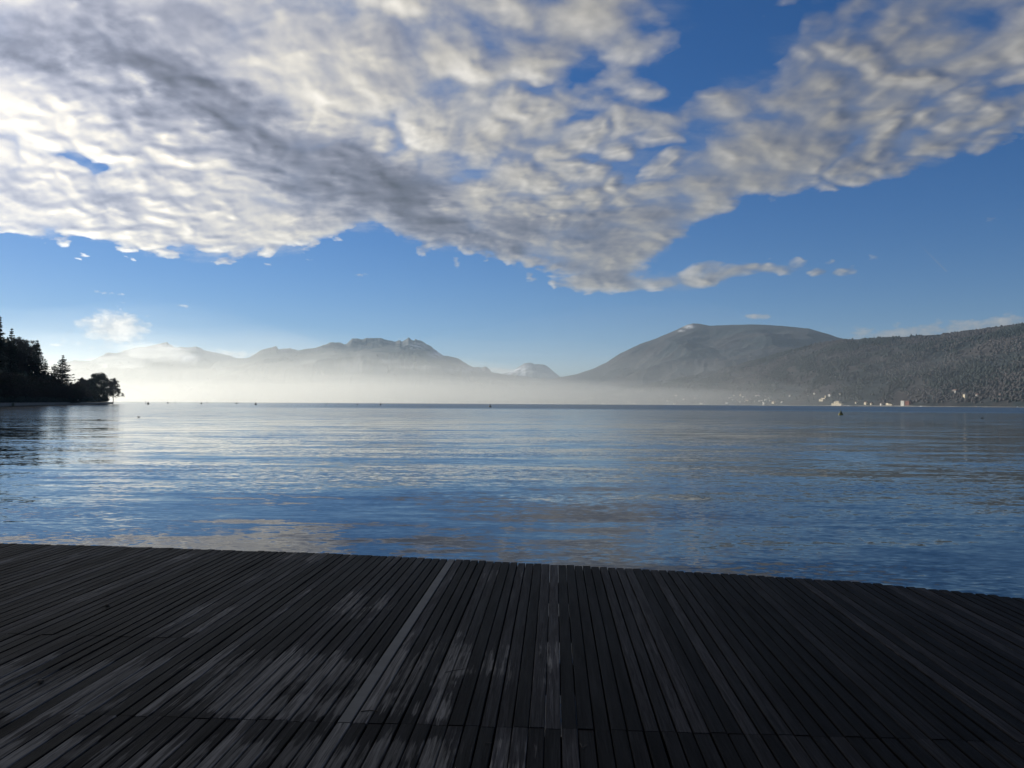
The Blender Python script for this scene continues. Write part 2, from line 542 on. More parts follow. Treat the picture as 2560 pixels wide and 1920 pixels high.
# central rocky massif
rB = Range([(420, 1000), (540, 905), (590, 897), (620, 895), (640, 885), (655, 873), (690, 865), (697, 873), (705, 872), (725, 869), (745, 877), (760, 874), (800, 866), (825, 856),
            (845, 855), (865, 862), (880, 848), (893, 846), (905, 848), (930, 845), (950, 845), (970, 850), (985, 854), (1000, 850), (1004, 854), (1012, 849),
            (1022, 843), (1030, 850), (1035, 852), (1038, 848), (1060, 855), (1080, 868), (1110, 889), (1140, 894), (1160, 906), (1180, 917), (1195, 918), (1203, 920), (1213, 916),
            (1222, 922), (1228, 928), (1245, 933), (1280, 938), (1400, 950), (1600, 980)],
           [(420, 9500), (1000, 9800), (1600, 10500)], [(420, 7000), (1600, 8000)], 2500, 560, 600, 0.75, 0.0040, 160)
# small snow-flanked peak behind the gap
rC = Range([(1100, 990), (1200, 950), (1270, 930), (1285, 926), (1300, 915), (1312, 908), (1322, 906), (1330, 907), (1335, 910), (1345, 911), (1362, 912), (1372, 918), (1385, 930), (1400, 942), (1430, 955), (1500, 985)],
           [(1100, 14500), (1500, 14500)], [(1100, 12500), (1500, 12500)], 2000, 350, 500, 0.9, 0.002, 200)
# long wooded mountain on the right
rD = Range([(1250, 1000), (1340, 958), (1380, 948), (1405, 942), (1440, 936), (1480, 923), (1515, 907), (1550, 884), (1600, 860), (1650, 842), (1690, 825), (1715, 813),
            (1732, 808), (1750, 810), (1775, 814), (1830, 812), (1900, 811), (1960, 815), (2020, 821), (2060, 832), (2100, 845), (2200, 870), (2600, 900), (3400, 950)],
           [(1250, 9000), (1732, 8200), (3400, 6000)], [(1250, 6800), (1700, 5200), (3400, 3800)], 2600, 130, 620, 1.05, 0.0012, 130)
# nearer wooded hill on the right
rE = Range([(1280, 1006), (1400, 998), (1500, 984), (1650, 955), (1800, 925), (1950, 884), (2050, 857), (2105, 849), (2150, 848), (2250, 843), (2350, 836), (2400, 829), (2450, 824),
            (2500, 817), (2560, 810), (2800, 790), (3200, 780), (4000, 800), (5200, 850)],
           [(1280, 6200), (1700, 5200), (2100, 4600), (2560, 3900), (3400, 3300), (5200, 3000)], [(1280, 5400), (1700, 3900), (2100, 3150), (2560, 2500), (3400, 2100), (5200, 1900)], 1500, 85, 330, 0.85, 0.0006, 260)
# low dark spur across the lake on the left
rF = Range([(-600, 930), (150, 940), (230, 948), (290, 957), (330, 968), (370, 983), (400, 995), (418, 1003), (440, 1006)],
           [(-600, 6000), (440, 6700)], [(-600, 5500), (440, 6200)], 900, 60, 300, 0.9, 0.0006, 200)

m_far = mat_forest('far_slopes', (0.035, 0.045, 0.042), (0.075, 0.077, 0.072), 0.0012, 0.006, rock=(0.30, 0.29, 0.28), snow=True)
m_mid = mat_forest('wooded_slopes', (0.024, 0.030, 0.034), (0.045, 0.042, 0.043), 0.0022, 0.02, snow=True)
m_hill = mat_forest('near_wooded_slopes', (0.022, 0.028, 0.030), (0.040, 0.036, 0.036), 0.004, 0.03)
rockB = lambda a, e, h: np.clip((h - 500) / 500, 0, 1)
rA.mesh('mountain_far_left', -900, 760, 520, 60, m_far, dict(rock=rockB, snow=lambda a, e, h: pxgauss(a, e, [(470, 895, 22, 10, 0.8), (430, 870, 30, 8, 0.3)])))
rB.mesh('mountain_centre', 420, 1600, 900, 90, m_far, dict(rock=rockB, snow=lambda a, e, h: pxgauss(a, e, [(1040, 865, 26, 8, 0.5), (1095, 885, 20, 8, 0.5), (735, 875, 22, 6, 0.5), (1160, 925, 50, 6, 0.35)])))
rC.mesh('mountain_peak', 1100, 1500, 300, 50, m_far, dict(rock=rockB, snow=lambda a, e, h: pxgauss(a, e, [(1292, 928, 26, 16, 1.0)])))
rD.mesh('mountain_right', 1250, 3400, 900, 110, m_mid, dict(snow=lambda a, e, h: pxgauss(a, e, [(1722, 817, 11, 4, 0.75), (1703, 827, 8, 2, 0.6)])))
rE.mesh('hill_right', 1280, 5200, 1300, 160, m_hill)
rF.mesh('hill_spur', -600, 440, 200, 30, m_mid)

# near wooded hillside on the left (its shade covers the deck)
SHORE = [(-2.6, 330), (-1.9, 250), (-1.57, 250), (-1.2, 265), (-0.9, 300), (-0.72, 350), (-0.6, 410), (-0.575, 465), (-0.55, 560), (-0.53, 640), (-0.50, 740), (-0.478, 830)]
HILLA = [(-2.6, 60), (-1.9, 150), (-1.57, 200), (-1.2, 215), (-0.95, 190), (-0.85, 150), (-0.72, 92), (-0.64, 56), (-0.60, 40), (-0.575, 32), (-0.56, 27), (-0.545, 18), (-0.535, 9), (-0.525, 3), (-0.51, 0.5), (-0.478, 0)]


def shore(a):
    return np.interp(a, [p[0] for p in SHORE], [p[1] for p in SHORE])


def hL(a, r):
    A = np.interp(a, [p[0] for p in HILLA], [p[1] for p in HILLA])
    s = r - shore(a)
    t = np.clip((s - 28) / 230.0, 0, 1)
    n = fbm(r * np.sin(a) / 60, r * np.cos(a) / 60, 4) - 0.5
    h = 1.3 + A * (t * t * (3 - 2 * t)) + n * 8 * t * np.clip(A / 40, 0, 1)
    h = np.where(s > 500, h * np.clip(1 - (s - 500) / 400, 0, 1), h)
    return np.where(s < 0, -3.0, h)


A_ = np.concatenate([np.linspace(-2.6, -0.62, 120), np.linspace(-0.615, -0.478, 90)])
T_ = np.concatenate([[-2, -0.01, 0.0], np.linspace(2, 300, 50), np.linspace(330, 900, 12)])
AA, TT = np.meshgrid(A_, T_, indexing='ij')
RR = shore(AA) + TT * np.where(AA > -0.5, 0.35, 1.0)
HH = hL(AA, RR)
m_ground = plain('dark_grass', (0.035, 0.045, 0.022), 0.95, 0.3, 0.2)  # one dark green tone for the grass everywhere
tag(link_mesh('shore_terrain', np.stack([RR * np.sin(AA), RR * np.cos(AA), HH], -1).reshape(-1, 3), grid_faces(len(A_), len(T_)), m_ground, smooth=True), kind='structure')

# ------------------------------------------------------------------ the lake
mw, t, bs = new_mat('lake_water')
g = t.node('ShaderNodeNewGeometry'); P = g.outputs['Position']
px, py, pz = t.sep(P)
patch = t.ss(t.noise(t.xyz(t.m('MULTIPLY', px, 0.012), t.m('MULTIPLY', py, 0.03), 0.0), 1.0, 3, 0.55), 0.36, 0.62)
patch2 = t.ss(t.noise(t.xyz(t.m('MULTIPLY', px, 0.10), t.m('MULTIPLY', py, 0.16), 4.0), 1.0, 3, 0.55), 0.35, 0.65)
dist = t.m('SQRT', t.m('ADD', t.m('MULTIPLY', px, px), t.m('MULTIPLY', py, py)))


def slope(sx_, sy_, seed, ax, ay, detail=2.0, rough=0.5, warp=0.0):
    v = t.xyz(t.m('MULTIPLY', px, sx_), t.m('MULTIPLY', py, sy_), seed)
    c = t.vm('SUBTRACT', t.noise(v, 1.0, detail, rough, dist=warp, color=True), (0.5, 0.5, 0.5))
    return t.vm('MULTIPLY', c, (ax, ay, 0.0))


n1 = slope(0.10, 0.45, 1.0, 0.04, 0.16, 4.0, 0.5)
n2 = slope(0.6, 2.2, 7.0, 0.07, 0.14, 2.0, 0.5, 0.3)
n3 = slope(4.2, 8.0, 13.0, 0.22, 0.24, 2.0, 0.5, 0.4)
ruf = t.ss(t.m('ADD', dist, t.m('MULTIPLY', px, 0.12)), 300, 460)
ruf = t.m('MULTIPLY', ruf, t.ss(t.m('DIVIDE', px, t.m('MAXIMUM', py, 1.0)), -0.46, -0.05))
k2 = t.m('ADD', t.m('MULTIPLY_ADD', patch, 0.7, 0.5), t.m('MULTIPLY', ruf, 1.0))
k3 = t.m('MULTIPLY', t.m('MULTIPLY_ADD', patch2, 0.9, 0.35), t.m('MULTIPLY_ADD', patch, 0.6, 0.6))
sl = t.vm('ADD', t.vm('ADD', n1, t.scale(n2, k2)), t.scale(n3, k3))
nrm = t.vm('NORMALIZE', t.vm('ADD', sl, t.xyz(0.0, t.m('MULTIPLY_ADD', ruf, -0.018, -0.005), 1.0)))
t.put(bs.inputs['Normal'], nrm)
bs.inputs['Base Color'].default_value = rgb(0.006, 0.016, 0.024)
t.put(bs.inputs['Roughness'], t.m('MULTIPLY_ADD', ruf, 0.16, t.mr(dist, 25, 150, 0.02, 0.11)))
bs.inputs['IOR'].default_value = 1.333
n = 96
th = np.linspace(0, 2 * np.pi, n, endpoint=False)
rad = [0.01, 50, 400, 2500, 20000]
V = [(r * math.sin(a), r * math.cos(a), 0.0) for r in rad for a in th]
F = np.array([(j * n + i, (j + 1) * n + i, (j + 1) * n + (i + 1) % n, j * n + (i + 1) % n) for j in range(len(rad) - 1) for i in range(n)])[:, ::-1]
F = F[:, ::-1]
lake = link_mesh('lake_water', V, F, mw)
if lake.data.polygons[0].normal.z < 0:
    lake.data.flip_normals()
tag(lake, kind='structure')

# ------------------------------------------------------------------ air
def mat_vol(name, col, density, g_):
    m = bpy.data.materials.new(name); m.use_nodes = True
    t = NT(m.node_tree); t.n.clear()
    v = t.node('ShaderNodeVolumePrincipled')
    v.inputs['Color'].default_value = col
    v.inputs['Density'].default_value = density
    v.inputs['Anisotropy'].default_value = g_
    o = t.node('ShaderNodeOutputMaterial')
    t.l.new(v.outputs[0], o.inputs['Volume'])
    return m


mb = MB(); mb.box(-19000, 19000, -19500, 17600, -9.0, 1120)
tag(mb.build('haze', mat_vol('haze', rgb(0.58, 0.78, 1.0), 0.000036, 0.25)), kind='stuff')


def fog(cx, cy, rx, ry, hgt, dens_, rot, g_, seed):
    """a low bank of fog on the water: a closed, lumpy, flat-bottomed body"""
    na, nb = 96, 24
    V = []; c, s = math.cos(R(rot)), math.sin(R(rot))
    for j in range(nb + 1):
        ph = (j / nb) * math.pi / 2
        for i in range(na):
            a = 2 * math.pi * i / na
            wob = 1 + 0.25 * (fbm(np.array([3 * math.cos(a) + seed]), np.array([3 * math.sin(a)]), 3)[0] - 0.5)
            x = rx * math.cos(a) * math.cos(ph) * wob; y = ry * math.sin(a) * math.cos(ph) * wob
            z = hgt * math.sin(ph) * (0.45 + 1.1 * fbm(np.array([x / 900 + seed]), np.array([y / 900 + 3]), 4)[0])
            V.append((cx + x * c - y * s, cy + x * s + y * c, 0.6 + z))
    F = [(j * na + i, j * na + (i + 1) % na, (j + 1) * na + (i + 1) % na, (j + 1) * na + i) for j in range(nb) for i in range(na)]
    F.append(tuple(range(na - 1, -1, -1)))
    o = link_mesh('fog', V, F, mat_vol('fog', rgb(0.985, 0.985, 0.945), dens_, g_), smooth=True)
    return tag(o, kind='stuff')


def pol(px_, d):
    a, _ = px2ae(px_, 1000)
    return d * math.sin(a), d * math.cos(a)


for (fx, fd, rx, ry, hg, dn, rot, seed) in [
        (330, 3900, 1200, 1100, 430, 0.00005, 10, 1.0), (400, 3700, 1300, 1200, 340, 0.00006, 10, 3.0), (500, 3500, 1600, 1200, 270, 0.00008, 8, 5.0), (600, 3500, 1800, 1200, 210, 0.00010, 6, 7.0),
        (680, 3400, 2100, 1200, 150, 0.00013, 3, 9.0), (720, 3300, 2300, 1200, 90, 0.00014, 0, 11.0),
        (1000, 3500, 1900, 1000, 240, 0.00006, -12, 14.0), (1150, 3600, 1900, 1000, 170, 0.00009, -12, 16.0), (1150, 3500, 1900, 900, 95, 0.00012, -12, 17.0),
        (1450, 3200, 1700, 550, 120, 0.00010, -20, 21.0), (1600, 3100, 1900, 500, 220, 0.00009, -24, 24.0), (1750, 3000, 2100, 500, 380, 0.00005, -25, 27.0)]:
    cx, cy = pol(fx, fd)
    fog(cx, cy, rx, ry, hg, dn, rot, 0.61, seed)

def cloudlet(px_, py_, d, rx, ry, rz, dens_, seed):
    """a torn scrap of mist clinging to a slope"""
    a, e = px2ae(px_, py_)
    c = Vector((d * math.sin(a), d * math.cos(a), EYE + d * e))
    V = []; na, nb = 40, 20
    for j in range(nb + 1):
        ph = math.pi * (j + 0.02) / (nb + 0.04)
        for i in range(na):
            th = 2 * math.pi * i / na
            n_ = 0.1 + 1.8 * fbm(np.array([2.2 * math.cos(th) * math.sin(ph) + seed]), np.array([2.2 * math.cos(ph) + 2 * math.sin(th) + seed]), 4, 0.6)[0]
            V.append((rx * math.cos(th) * math.sin(ph) * n_, ry * math.sin(th) * math.sin(ph) * n_, rz * math.cos(ph) * n_))
    F = [(j * na + i, (j + 1) * na + i, (j + 1) * na + (i + 1) % na, j * na + (i + 1) % na) for j in range(nb) for i in range(na)]
    F += [tuple(range(na)), tuple(nb * na + i for i in range(na - 1, -1, -1))]
    o = link_mesh('mist_wisp', V, F, mat_vol('mist_wisp', rgb(0.98, 0.98, 0.96), dens_, 0.5), smooth=True)
    o.location = c; o.rotation_euler = (0, 0, -a)
    tag(o, kind='stuff')


for q in [(385, 878, 9000, 330, 220, 75, 0.0016, 1.0), (430, 895, 9000, 260, 200, 60, 0.0012, 4.0), (880, 915, 7600, 150, 60, 62, 0.0012, 7.0), (895, 900, 7600, 60, 50, 50, 0.0012, 8.3),
          (965, 903, 7600, 130, 60, 22, 0.0012, 9.0), (770, 906, 7600, 110, 50, 26, 0.0012, 12.0), (1040, 918, 7600, 200, 60, 22, 0.0012, 15.0), (300, 905, 9000, 300, 200, 70, 0.0010, 18.0)]:
    cloudlet(*q)

# ------------------------------------------------------------------ the deck
def mat_plank():
    m, t, bs = new_mat('wet_dark_timber')
    tcn = t.node('ShaderNodeTexCoord')
    oi = t.node('ShaderNodeObjectInfo')
    rnd = oi.outputs['Random']
    g = t.node('ShaderNodeNewGeometry')
    wx, wy, wz = t.sep(g.outputs['Position'])
    ox, oy, oz = t.sep(tcn.outputs['Object'])
    off = t.m('MULTIPLY', rnd, 57.0)
    gv = t.xyz(t.m('MULTIPLY', ox, 75.0), t.m('MULTIPLY', oy, 2.6), off)
    grain = t.noise(gv, 1.0, 5, 0.65, dist=0.6)
    grain2 = t.noise(t.xyz(t.m('MULTIPLY', ox, 260.0), t.m('MULTIPLY', oy, 7.0), off), 1.0, 3, 0.6)
    wide = t.noise(t.xyz(t.m('MULTIPLY', ox, 14.0), t.m('MULTIPLY', oy, 1.1), off), 1.0, 3, 0.6)
    # paler zones: large lighter, rougher shapes on the deck, torn along the grain
    tear = t.noise(t.xyz(t.m('MULTIPLY', ox, 34.0), t.m('MULTIPLY', oy, 1.4), off), 1.0, 6, 0.62)
    zone = t.noise(t.xyz(t.m('MULTIPLY', wx, 0.7), t.m('MULTIPLY', wy, 0.9), 3.0), 1.0, 4, 0.6)
    band = t.m('MULTIPLY', t.ss(wy, 5.3, 4.6), t.ss(wx, 1.0, -1.6))
    dry = t.m('ADD', t.m('MULTIPLY', band, 0.56), t.m('ADD', t.m('MULTIPLY', t.m('SUBTRACT', tear, 0.5), 1.6), t.m('MULTIPLY', t.m('SUBTRACT', zone, 0.5), 2.0)))
    dry = t.m('SUBTRACT', dry, t.m('MULTIPLY', t.ss(wx, -0.6, 1.4), 0.35))
    dry = t.m('SUBTRACT', dry, t.m('MULTIPLY', t.m('MULTIPLY', t.ss(wy, 4.05, 3.9), t.ss(wy, 3.55, 3.8)), 0.25))
    dry = t.m('ADD', dry, t.m('MULTIPLY', t.m('SUBTRACT', rnd, 0.5), 0.45))
    pale_f = t.ss(dry, 0.32, 0.47)
    faint = t.ss(dry, -0.2, 0.5)
    wet = t.mix(t.m('POWER', rnd, 2.5), rgb(0.0065, 0.0063, 0.0068), rgb(0.036, 0.0345, 0.037))
    wet = t.mix(t.ss(grain, 0.35, 0.7), t.scale(wet, 0.45), t.scale(wet, 1.7))
    wet = t.mix(faint, t.scale(wet, 0.75), t.scale(wet, 1.3))
    dc = t.mix(t.ss(grain, 0.3, 0.7), rgb(0.055, 0.054, 0.053), rgb(0.20, 0.195, 0.188))
    c = t.mix(t.m('MULTIPLY', pale_f, t.mr(t.m('ADD', t.m('MULTIPLY', wide, 0.7), t.m('MULTIPLY', rnd, 0.3)), 0.25, 0.7, 0.25, 1.0)), wet, dc)
    crack = t.m('MULTIPLY', t.ss(grain2, 0.60, 0.72), t.ss(wide, 0.45, 0.65))
    c = t.mix(crack, c, t.scale(c, 0.3))
    knot = t.node('ShaderNodeTexVoronoi'); knot.inputs['Scale'].default_value = 1.0
    t.put(knot.inputs['Vector'], t.xyz(t.m('MULTIPLY', ox, 12.0), t.m('MULTIPLY', oy, 1.6), off))
    kf = t.m('SUBTRACT', 1.0, t.ss(knot.outputs['Distance'], 0.05, 0.11))
    c = t.mix(t.m('MULTIPLY', kf, 0.8), c, rgb(0.006, 0.006, 0.006))
    t.put(bs.inputs['Base Color'], c)
    t.put(bs.inputs['Roughness'], t.m('ADD', t.mr(pale_f, 0, 1, 0.62, 0.8), t.m('MULTIPLY', t.m('SUBTRACT', wide, 0.5), 0.3)))
    bs.inputs['Specular IOR Level'].default_value = 0.05
    bp = t.node('ShaderNodeBump'); bp.inputs['Strength'].default_value = 0.7; bp.inputs['Distance'].default_value = 0.0035
    t.put(bp.inputs['Height'], t.m('SUBTRACT', t.m('ADD', grain, t.m('MULTIPLY', grain2, 0.5)), t.m('MULTIPLY', crack, 1.5)))
    t.l.new(bp.outputs[0], bs.inputs['Normal'])
    return m


m_plank = mat_plank()
m_newer = plain('newer_pale_board', (0.032, 0.0325, 0.034), 0.6, 0.3, 6)
m_joist = plain('dark_joist_timber', (0.02, 0.018, 0.016), 0.9, 0.3, 4)
DECK_Z = 1.0
VA = math.atan2(107, FPX)      # azimuth of the boards
vdir = Vector((math.sin(VA), math.cos(VA), 0)); udir = Vector((math.cos(VA), -math.sin(VA), 0))
deck = empty('timber_deck', (0, 0, DECK_Z), -VA, label='dark wet timber boardwalk deck with a gently curved edge above the lake', category='deck')


def edge_v(u):
    """far edge of the deck (measured off the photograph) in deck axes"""
    pts = []
    for x, y in [(-700, 1340), (-300, 1348), (0, 1358), (300, 1366), (810, 1383), (1150, 1399), (1474, 1416), (1860, 1437), (2140, 1454), (2350, 1474), (2560, 1496), (2900, 1545)]:
        a, e = px2ae(x, y)
        d = -(EYE - DECK_Z) / e
        p = Vector((d * math.sin(a), d * math.cos(a), 0))
        pts.append((p.dot(udir), p.dot(vdir)))
    pts.sort()
    return np.interp(u, [p[0] for p in pts], [p[1] for p in pts])


PITCH_U = 0.0805
J_NEAR, J_FAR = 3.84, 5.12
V_BACK = -2.0
idx = 0


def plank(u0, u1, v0, v1, dz, bow):
    """one board: chamfered edges, a touch of bow and cup"""
    global idx
    w = (u1 - u0) / 2; L = v1 - v0; ch = 0.0035; T = 0.055
    ns = 4
    V = []; F = []
    for k in range(ns + 1):
        y = L * k / ns
        bx = bow * math.sin(math.pi * k / ns)
        sk = (rs[k % 4] - 0.5) * 0.0016
        z = dz + 0.0012 * math.sin(3.1 * k + idx)
        V += [(-w + bx + sk, y, z - T), (-w + bx + sk, y, z - ch), (-w + ch + bx + sk, y, z), (w - ch + bx + sk, y, z), (w + bx + sk, y, z - ch), (w + bx + sk, y, z - T)]
    for k in range(ns):
        for j in range(6):
            a = k * 6 + j; b = k * 6 + (j + 1) % 6
            F.append((a, a + 6, b + 6, b))
    F.append((5, 4, 3, 2, 1, 0)); e = ns * 6; F.append((e, e + 1, e + 2, e + 3, e + 4, e + 5))
    o = link_mesh('plank', V, F, m_plank, deck)
    if o.data.polygons[1].normal.z < 0:
        o.data.flip_normals()
    o.location = ((u0 + u1) / 2, v0, 0)
    idx += 1
    return o


u = -6.32
centre_gap = None
while u < 4.75:
    rs = [random.random() for _ in range(4)]
    g_ = random.choice([0.004, 0.006, 0.008, 0.008, 0.010, 0.011])
    if -0.25 < u + 0.09 < 0.25:
        g_ = 0.005
    u0, u1 = u + g_ / 2, u + PITCH_U - g_ / 2
    um = (u0 + u1) / 2
    ve = float(edge_v(um)) + random.uniform(-0.012, 0.012)
    left = um < -2.42
    jv = J_FAR if left else J_NEAR
    jv += random.uniform(-0.004, 0.004)
    through = (not left) and abs(um - 2.62) < 0.04
    dz = random.uniform(-0.0025, 0.0025)
    if through:
        plank(u0, u1, V_BACK, ve, dz, random.uniform(-0.003, 0.003))
    else:
        pk = plank(u0, u1, jv + 0.003, ve, dz, random.uniform(-0.002, 0.002))
        if abs(um + 1.04) < 0.0403:
            pk.data.materials[0] = m_newer; pk['label'] = 'smooth paler grey board between darker ones'
        sh = random.choice([0, 0, 0, 0.004, -0.004])
        plank(u0 + sh * 0.5, u1 + sh * 0.5, V_BACK, jv - 0.003, random.uniform(-0.0025, 0.0025), random.uniform(-0.003, 0.003))
    u += PITCH_U
for v in (7.9, 7.15, 6.02, 4.93, 3.84, 2.7, 1.6, 0.5, -0.6, -1.7):
    jb = MB()
    us = [q for q in np.arange(-6.3, 4.76, 0.25) if edge_v(q) > v + 0.12]
    jb.box(min(us), max(us), v - 0.045, v + 0.045, -0.23, -0.061)
    jb.build('joist', m_joist, deck)
for uu in (-5.6, -3.4, -1.2, 1.0, 3.2):
    for v in (6.5, 3.0, -0.5):
        jb = MB(); jb.box(uu - 0.09, uu + 0.09, v - 0.09, v + 0.09, -2.2, -0.38)
        jb.build('post', m_joist, deck)
for v in (6.5, 3.0, -0.5):
    jb = MB()
    us = [q for q in np.arange(-6.3, 4.76, 0.25) if edge_v(q) > v + 0.15]
    jb.box(min(us), max(us), v - 0.06, v + 0.06, -0.38, -0.232)
    jb.build('beam', m_joist, deck)

mb = MB(); mb.box(-60, 60, -60, -2.6, -1.5, 0.93)
gr = mb.build('bank_ground', m_ground); gr.rotation_euler = (0, 0, -VA); tag(gr, kind='structure')

# twigs lying on the boards
m_twig = plain('wet_twig', (0.03, 0.022, 0.016), 0.8, 0.3, 20)


def on_deck(x, y):
    a, e = px2ae(x, y)
    d = -(EYE - DECK_Z) / e
    return Vector((d * math.sin(a), d * math.cos(a), DECK_Z + 0.003))


for k, (pts, r, lab) in enumerate([
        ([(902, 1780), (925, 1777), (945, 1779)], 0.003, 'short crooked twig lying on the deck just above the board joint'),
        ([(1113, 1682), (1140, 1676), (1163, 1673)], 0.002, 'thin dark straight twig lying across boards in the middle of the deck'),
        ([(1212, 1858), (1230, 1858)], 0.002, 'tiny straight twig on a board below the joint line'),
        ([(1450, 1860), (1456, 1871), (1468, 1863)], 0.0025, 'small forked twig on the boards near the lower edge of the photo')]):
    mb = MB(); ps = [on_deck(*p) for p in pts]; base = ps[0].copy()
    for a, b in zip(ps[:-1], ps[1:]):
        mb.tube(a - base, b - base, r, r * 0.8, 5)
    o = mb.build('twig', m_twig); o.location = base
    tag(o, lab, 'twig')
for k, (x, y, lab) in enumerate([(268, 1516, 'small dark pebble on the boards left of the middle, nearer the water'), (102, 1708, 'small dark pebble on the pale boards at the far left')]):
    p = on_deck(x, y); mb = MB(); mb.lathe([(0.012, 0), (0.018, 0.006), (0.015, 0.014), (0.005, 0.018)], 9)
    o = mb.build('pebble', m_twig); o.location = p; tag(o, lab, 'pebble')

# ------------------------------------------------------------------ trees
m_bark = plain('bark', (0.035, 0.028, 0.022), 0.9, 0.3, 2)
m_needle = plain('conifer_needles', (0.018, 0.030, 0.018), 0.85, 0.4, 0.6)
m_leaf = plain('evergreen_leaves', (0.020, 0.032, 0.016), 0.85, 0.4, 0.6)
m_twigs = plain('bare_twigs', (0.045, 0.036, 0.028), 0.9, 0.3, 1)


def tri_cloud(P, size, flat=0.5):
    """one small leaf-sized triangle per point"""
    n = len(P)
    P = np.asarray(P)
    d1 = rng.normal(size=(n, 3)); d1[:, 2] *= flat; d1 /= np.linalg.norm(d1, axis=1)[:, None]
    d2 = rng.normal(size=(n, 3)); d2[:, 2] *= flat
    d2 -= (d1 * d2).sum(1)[:, None] * d1; d2 /= np.linalg.norm(d2, axis=1)[:, None]
    s = size * rng.uniform(0.6, 1.3, n)[:, None]
    V = np.stack([P - d1 * s, P + d1 * s * 0.8 + d2 * s * 0.4, P + d2 * s * 0.9 - d1 * s * 0.1], 1).reshape(-1, 3)
    F = np.arange(3 * n).reshape(-1, 3)
    return V, F


def conifer(loc, H, W, label, seed, group=None, dens_=1.0, skirt=0.1, droop=0.25):
    rr = np.random.default_rng(seed)
    root = empty('conifer_tree', loc, label=label, category='tree', group=group)
    mb = MB(); mb.tube((0, 0, -1), (0, 0, H * 0.6), H * 0.018, H * 0.009, 7); mb.tube((0, 0, H * 0.6), (0, 0, H), H * 0.009, 0.03, 6)
    mb.build('trunk', m_bark, root)
    P = []; sp = []
    z = H * skirt
    while z < H * 0.985:
        t_ = (z / H - skirt) / (1 - skirt)
        rad = W * (1 - t_) ** 0.8 * rr.uniform(0.55, 1.15) + 0.25
        nb = int(5 + 4 * (1 - t_))
        a0 = rr.uniform(0, 6.28)
        for b in range(nb):
            a = a0 + b * 6.283 / nb + rr.normal() * 0.25
            L = rad * rr.uniform(0.55, 1.15)
            m_ = max(6, int(L * 9 * dens_))
            s = rr.random(m_) ** 0.7
            zz = z - droop * L * s + 0.35 * L * np.maximum(0, s - 0.6) ** 1.5 * 2
            side = rr.normal(size=m_) * (0.10 + 0.20 * (1 - s)) * L
            x = np.cos(a) * L * s - np.sin(a) * side; y = np.sin(a) * L * s + np.cos(a) * side
            P.append(np.stack([x, y, zz + rr.normal(size=m_) * 0.12], 1))
        z += H * rr.uniform(0.018, 0.036)
    P = np.concatenate(P)
    V, F = tri_cloud(P, 0.42 * (H / 25), 0.25)
    link_mesh('crown', V, F, m_needle, root)
    return root


def bare_tree(loc, H, W, label, seed, group=None, name='bare_tree', leafy=0):
    rr = random.Random(seed)
    root = empty(name, loc, label=label, category='tree', group=group)
    tr = MB(); cr = MB(); tips = []

    def grow(p, d, L, r, lev):
        q = p + d * L
        (tr if lev == 0 else cr).tube(p, q, r, r * 0.68, 5 if lev < 2 else 3, False)
        if lev >= 7 or L < 0.3:
            tips.append(q); return
        k = 6 if lev == 0 else (rr.choice([2, 3]) if lev < 6 else 3)
        for _ in range(k):
            ax = Vector((rr.gauss(0, 1), rr.gauss(0, 1), rr.gauss(0, 0.4)))
            nd = (d + ax.normalized() * rr.uniform(0.35, 0.85) + Vector((0, 0, 0.12 / W))).normalized()
            grow(p + d * L * rr.uniform(0.7, 1.0), nd, L * rr.uniform(0.62, 0.86), max(r * rr.uniform(0.5, 0.68), 0.05), lev + 1)
    lean = Vector((rr.uniform(-.05, .05), rr.uniform(-.05, .05), 1)).normalized()
    tr.tube((0, 0, -1), lean * H * 0.55, H * 0.017, H * 0.008, 6, False)
    tr.tube(lean * H * 0.55, lean * H * 0.85, H * 0.008, H * 0.003, 5, False)
    for k in range(26):
        zf = 0.12 + 0.70 * (k / 25.0); a_ = k * 2.4 + rr.uniform(-.4, .4)
        el = rr.uniform(0.35, 0.8) + 0.5 * zf
        d_ = Vector((math.cos(a_) * math.cos(el), math.sin(a_) * math.cos(el), math.sin(el)))
        grow(lean * H * zf, d_, H * 0.17 * (1.0 - 0.45 * zf), H * 0.006 * (1.2 - zf), 2)
    mx = max(q.z for q in tips); s = H / mx
    pts = [q for q in tips]
    # the finest twigs: slivers sprouting from every tip
    for q in tips:
        for _ in range(5):
            dq = Vector((rr.gauss(0, 1), rr.gauss(0, 1), rr.gauss(0.2, 0.8))).normalized() * rr.uniform(0.6, 1.6) / s
            sd = Vector((rr.gauss(0, 1), rr.gauss(0, 1), rr.gauss(0, 1))).normalized() * 0.075 / s
            k = len(cr.V); 
            cr.V += [tuple((q - sd)), tuple((q + sd)), tuple(q + dq)]; cr.F.append((k, k + 1, k + 2))
    for b in (tr, cr):
        b.V = [(v[0] * s * W, v[1] * s * W, v[2] * s) for v in b.V]
    tr.build('trunk', m_bark, root)
    c = cr.build('crown', m_twigs, root)
    if leafy:
        pts = np.array([tuple(q * s) for q in tips for _ in range(leafy)]) + rng.normal(size=(len(tips) * leafy, 3)) * 0.55
        V, F = tri_cloud(pts, 0.35)
        link_mesh('foliage', V, F, m_leaf, root)
    return root


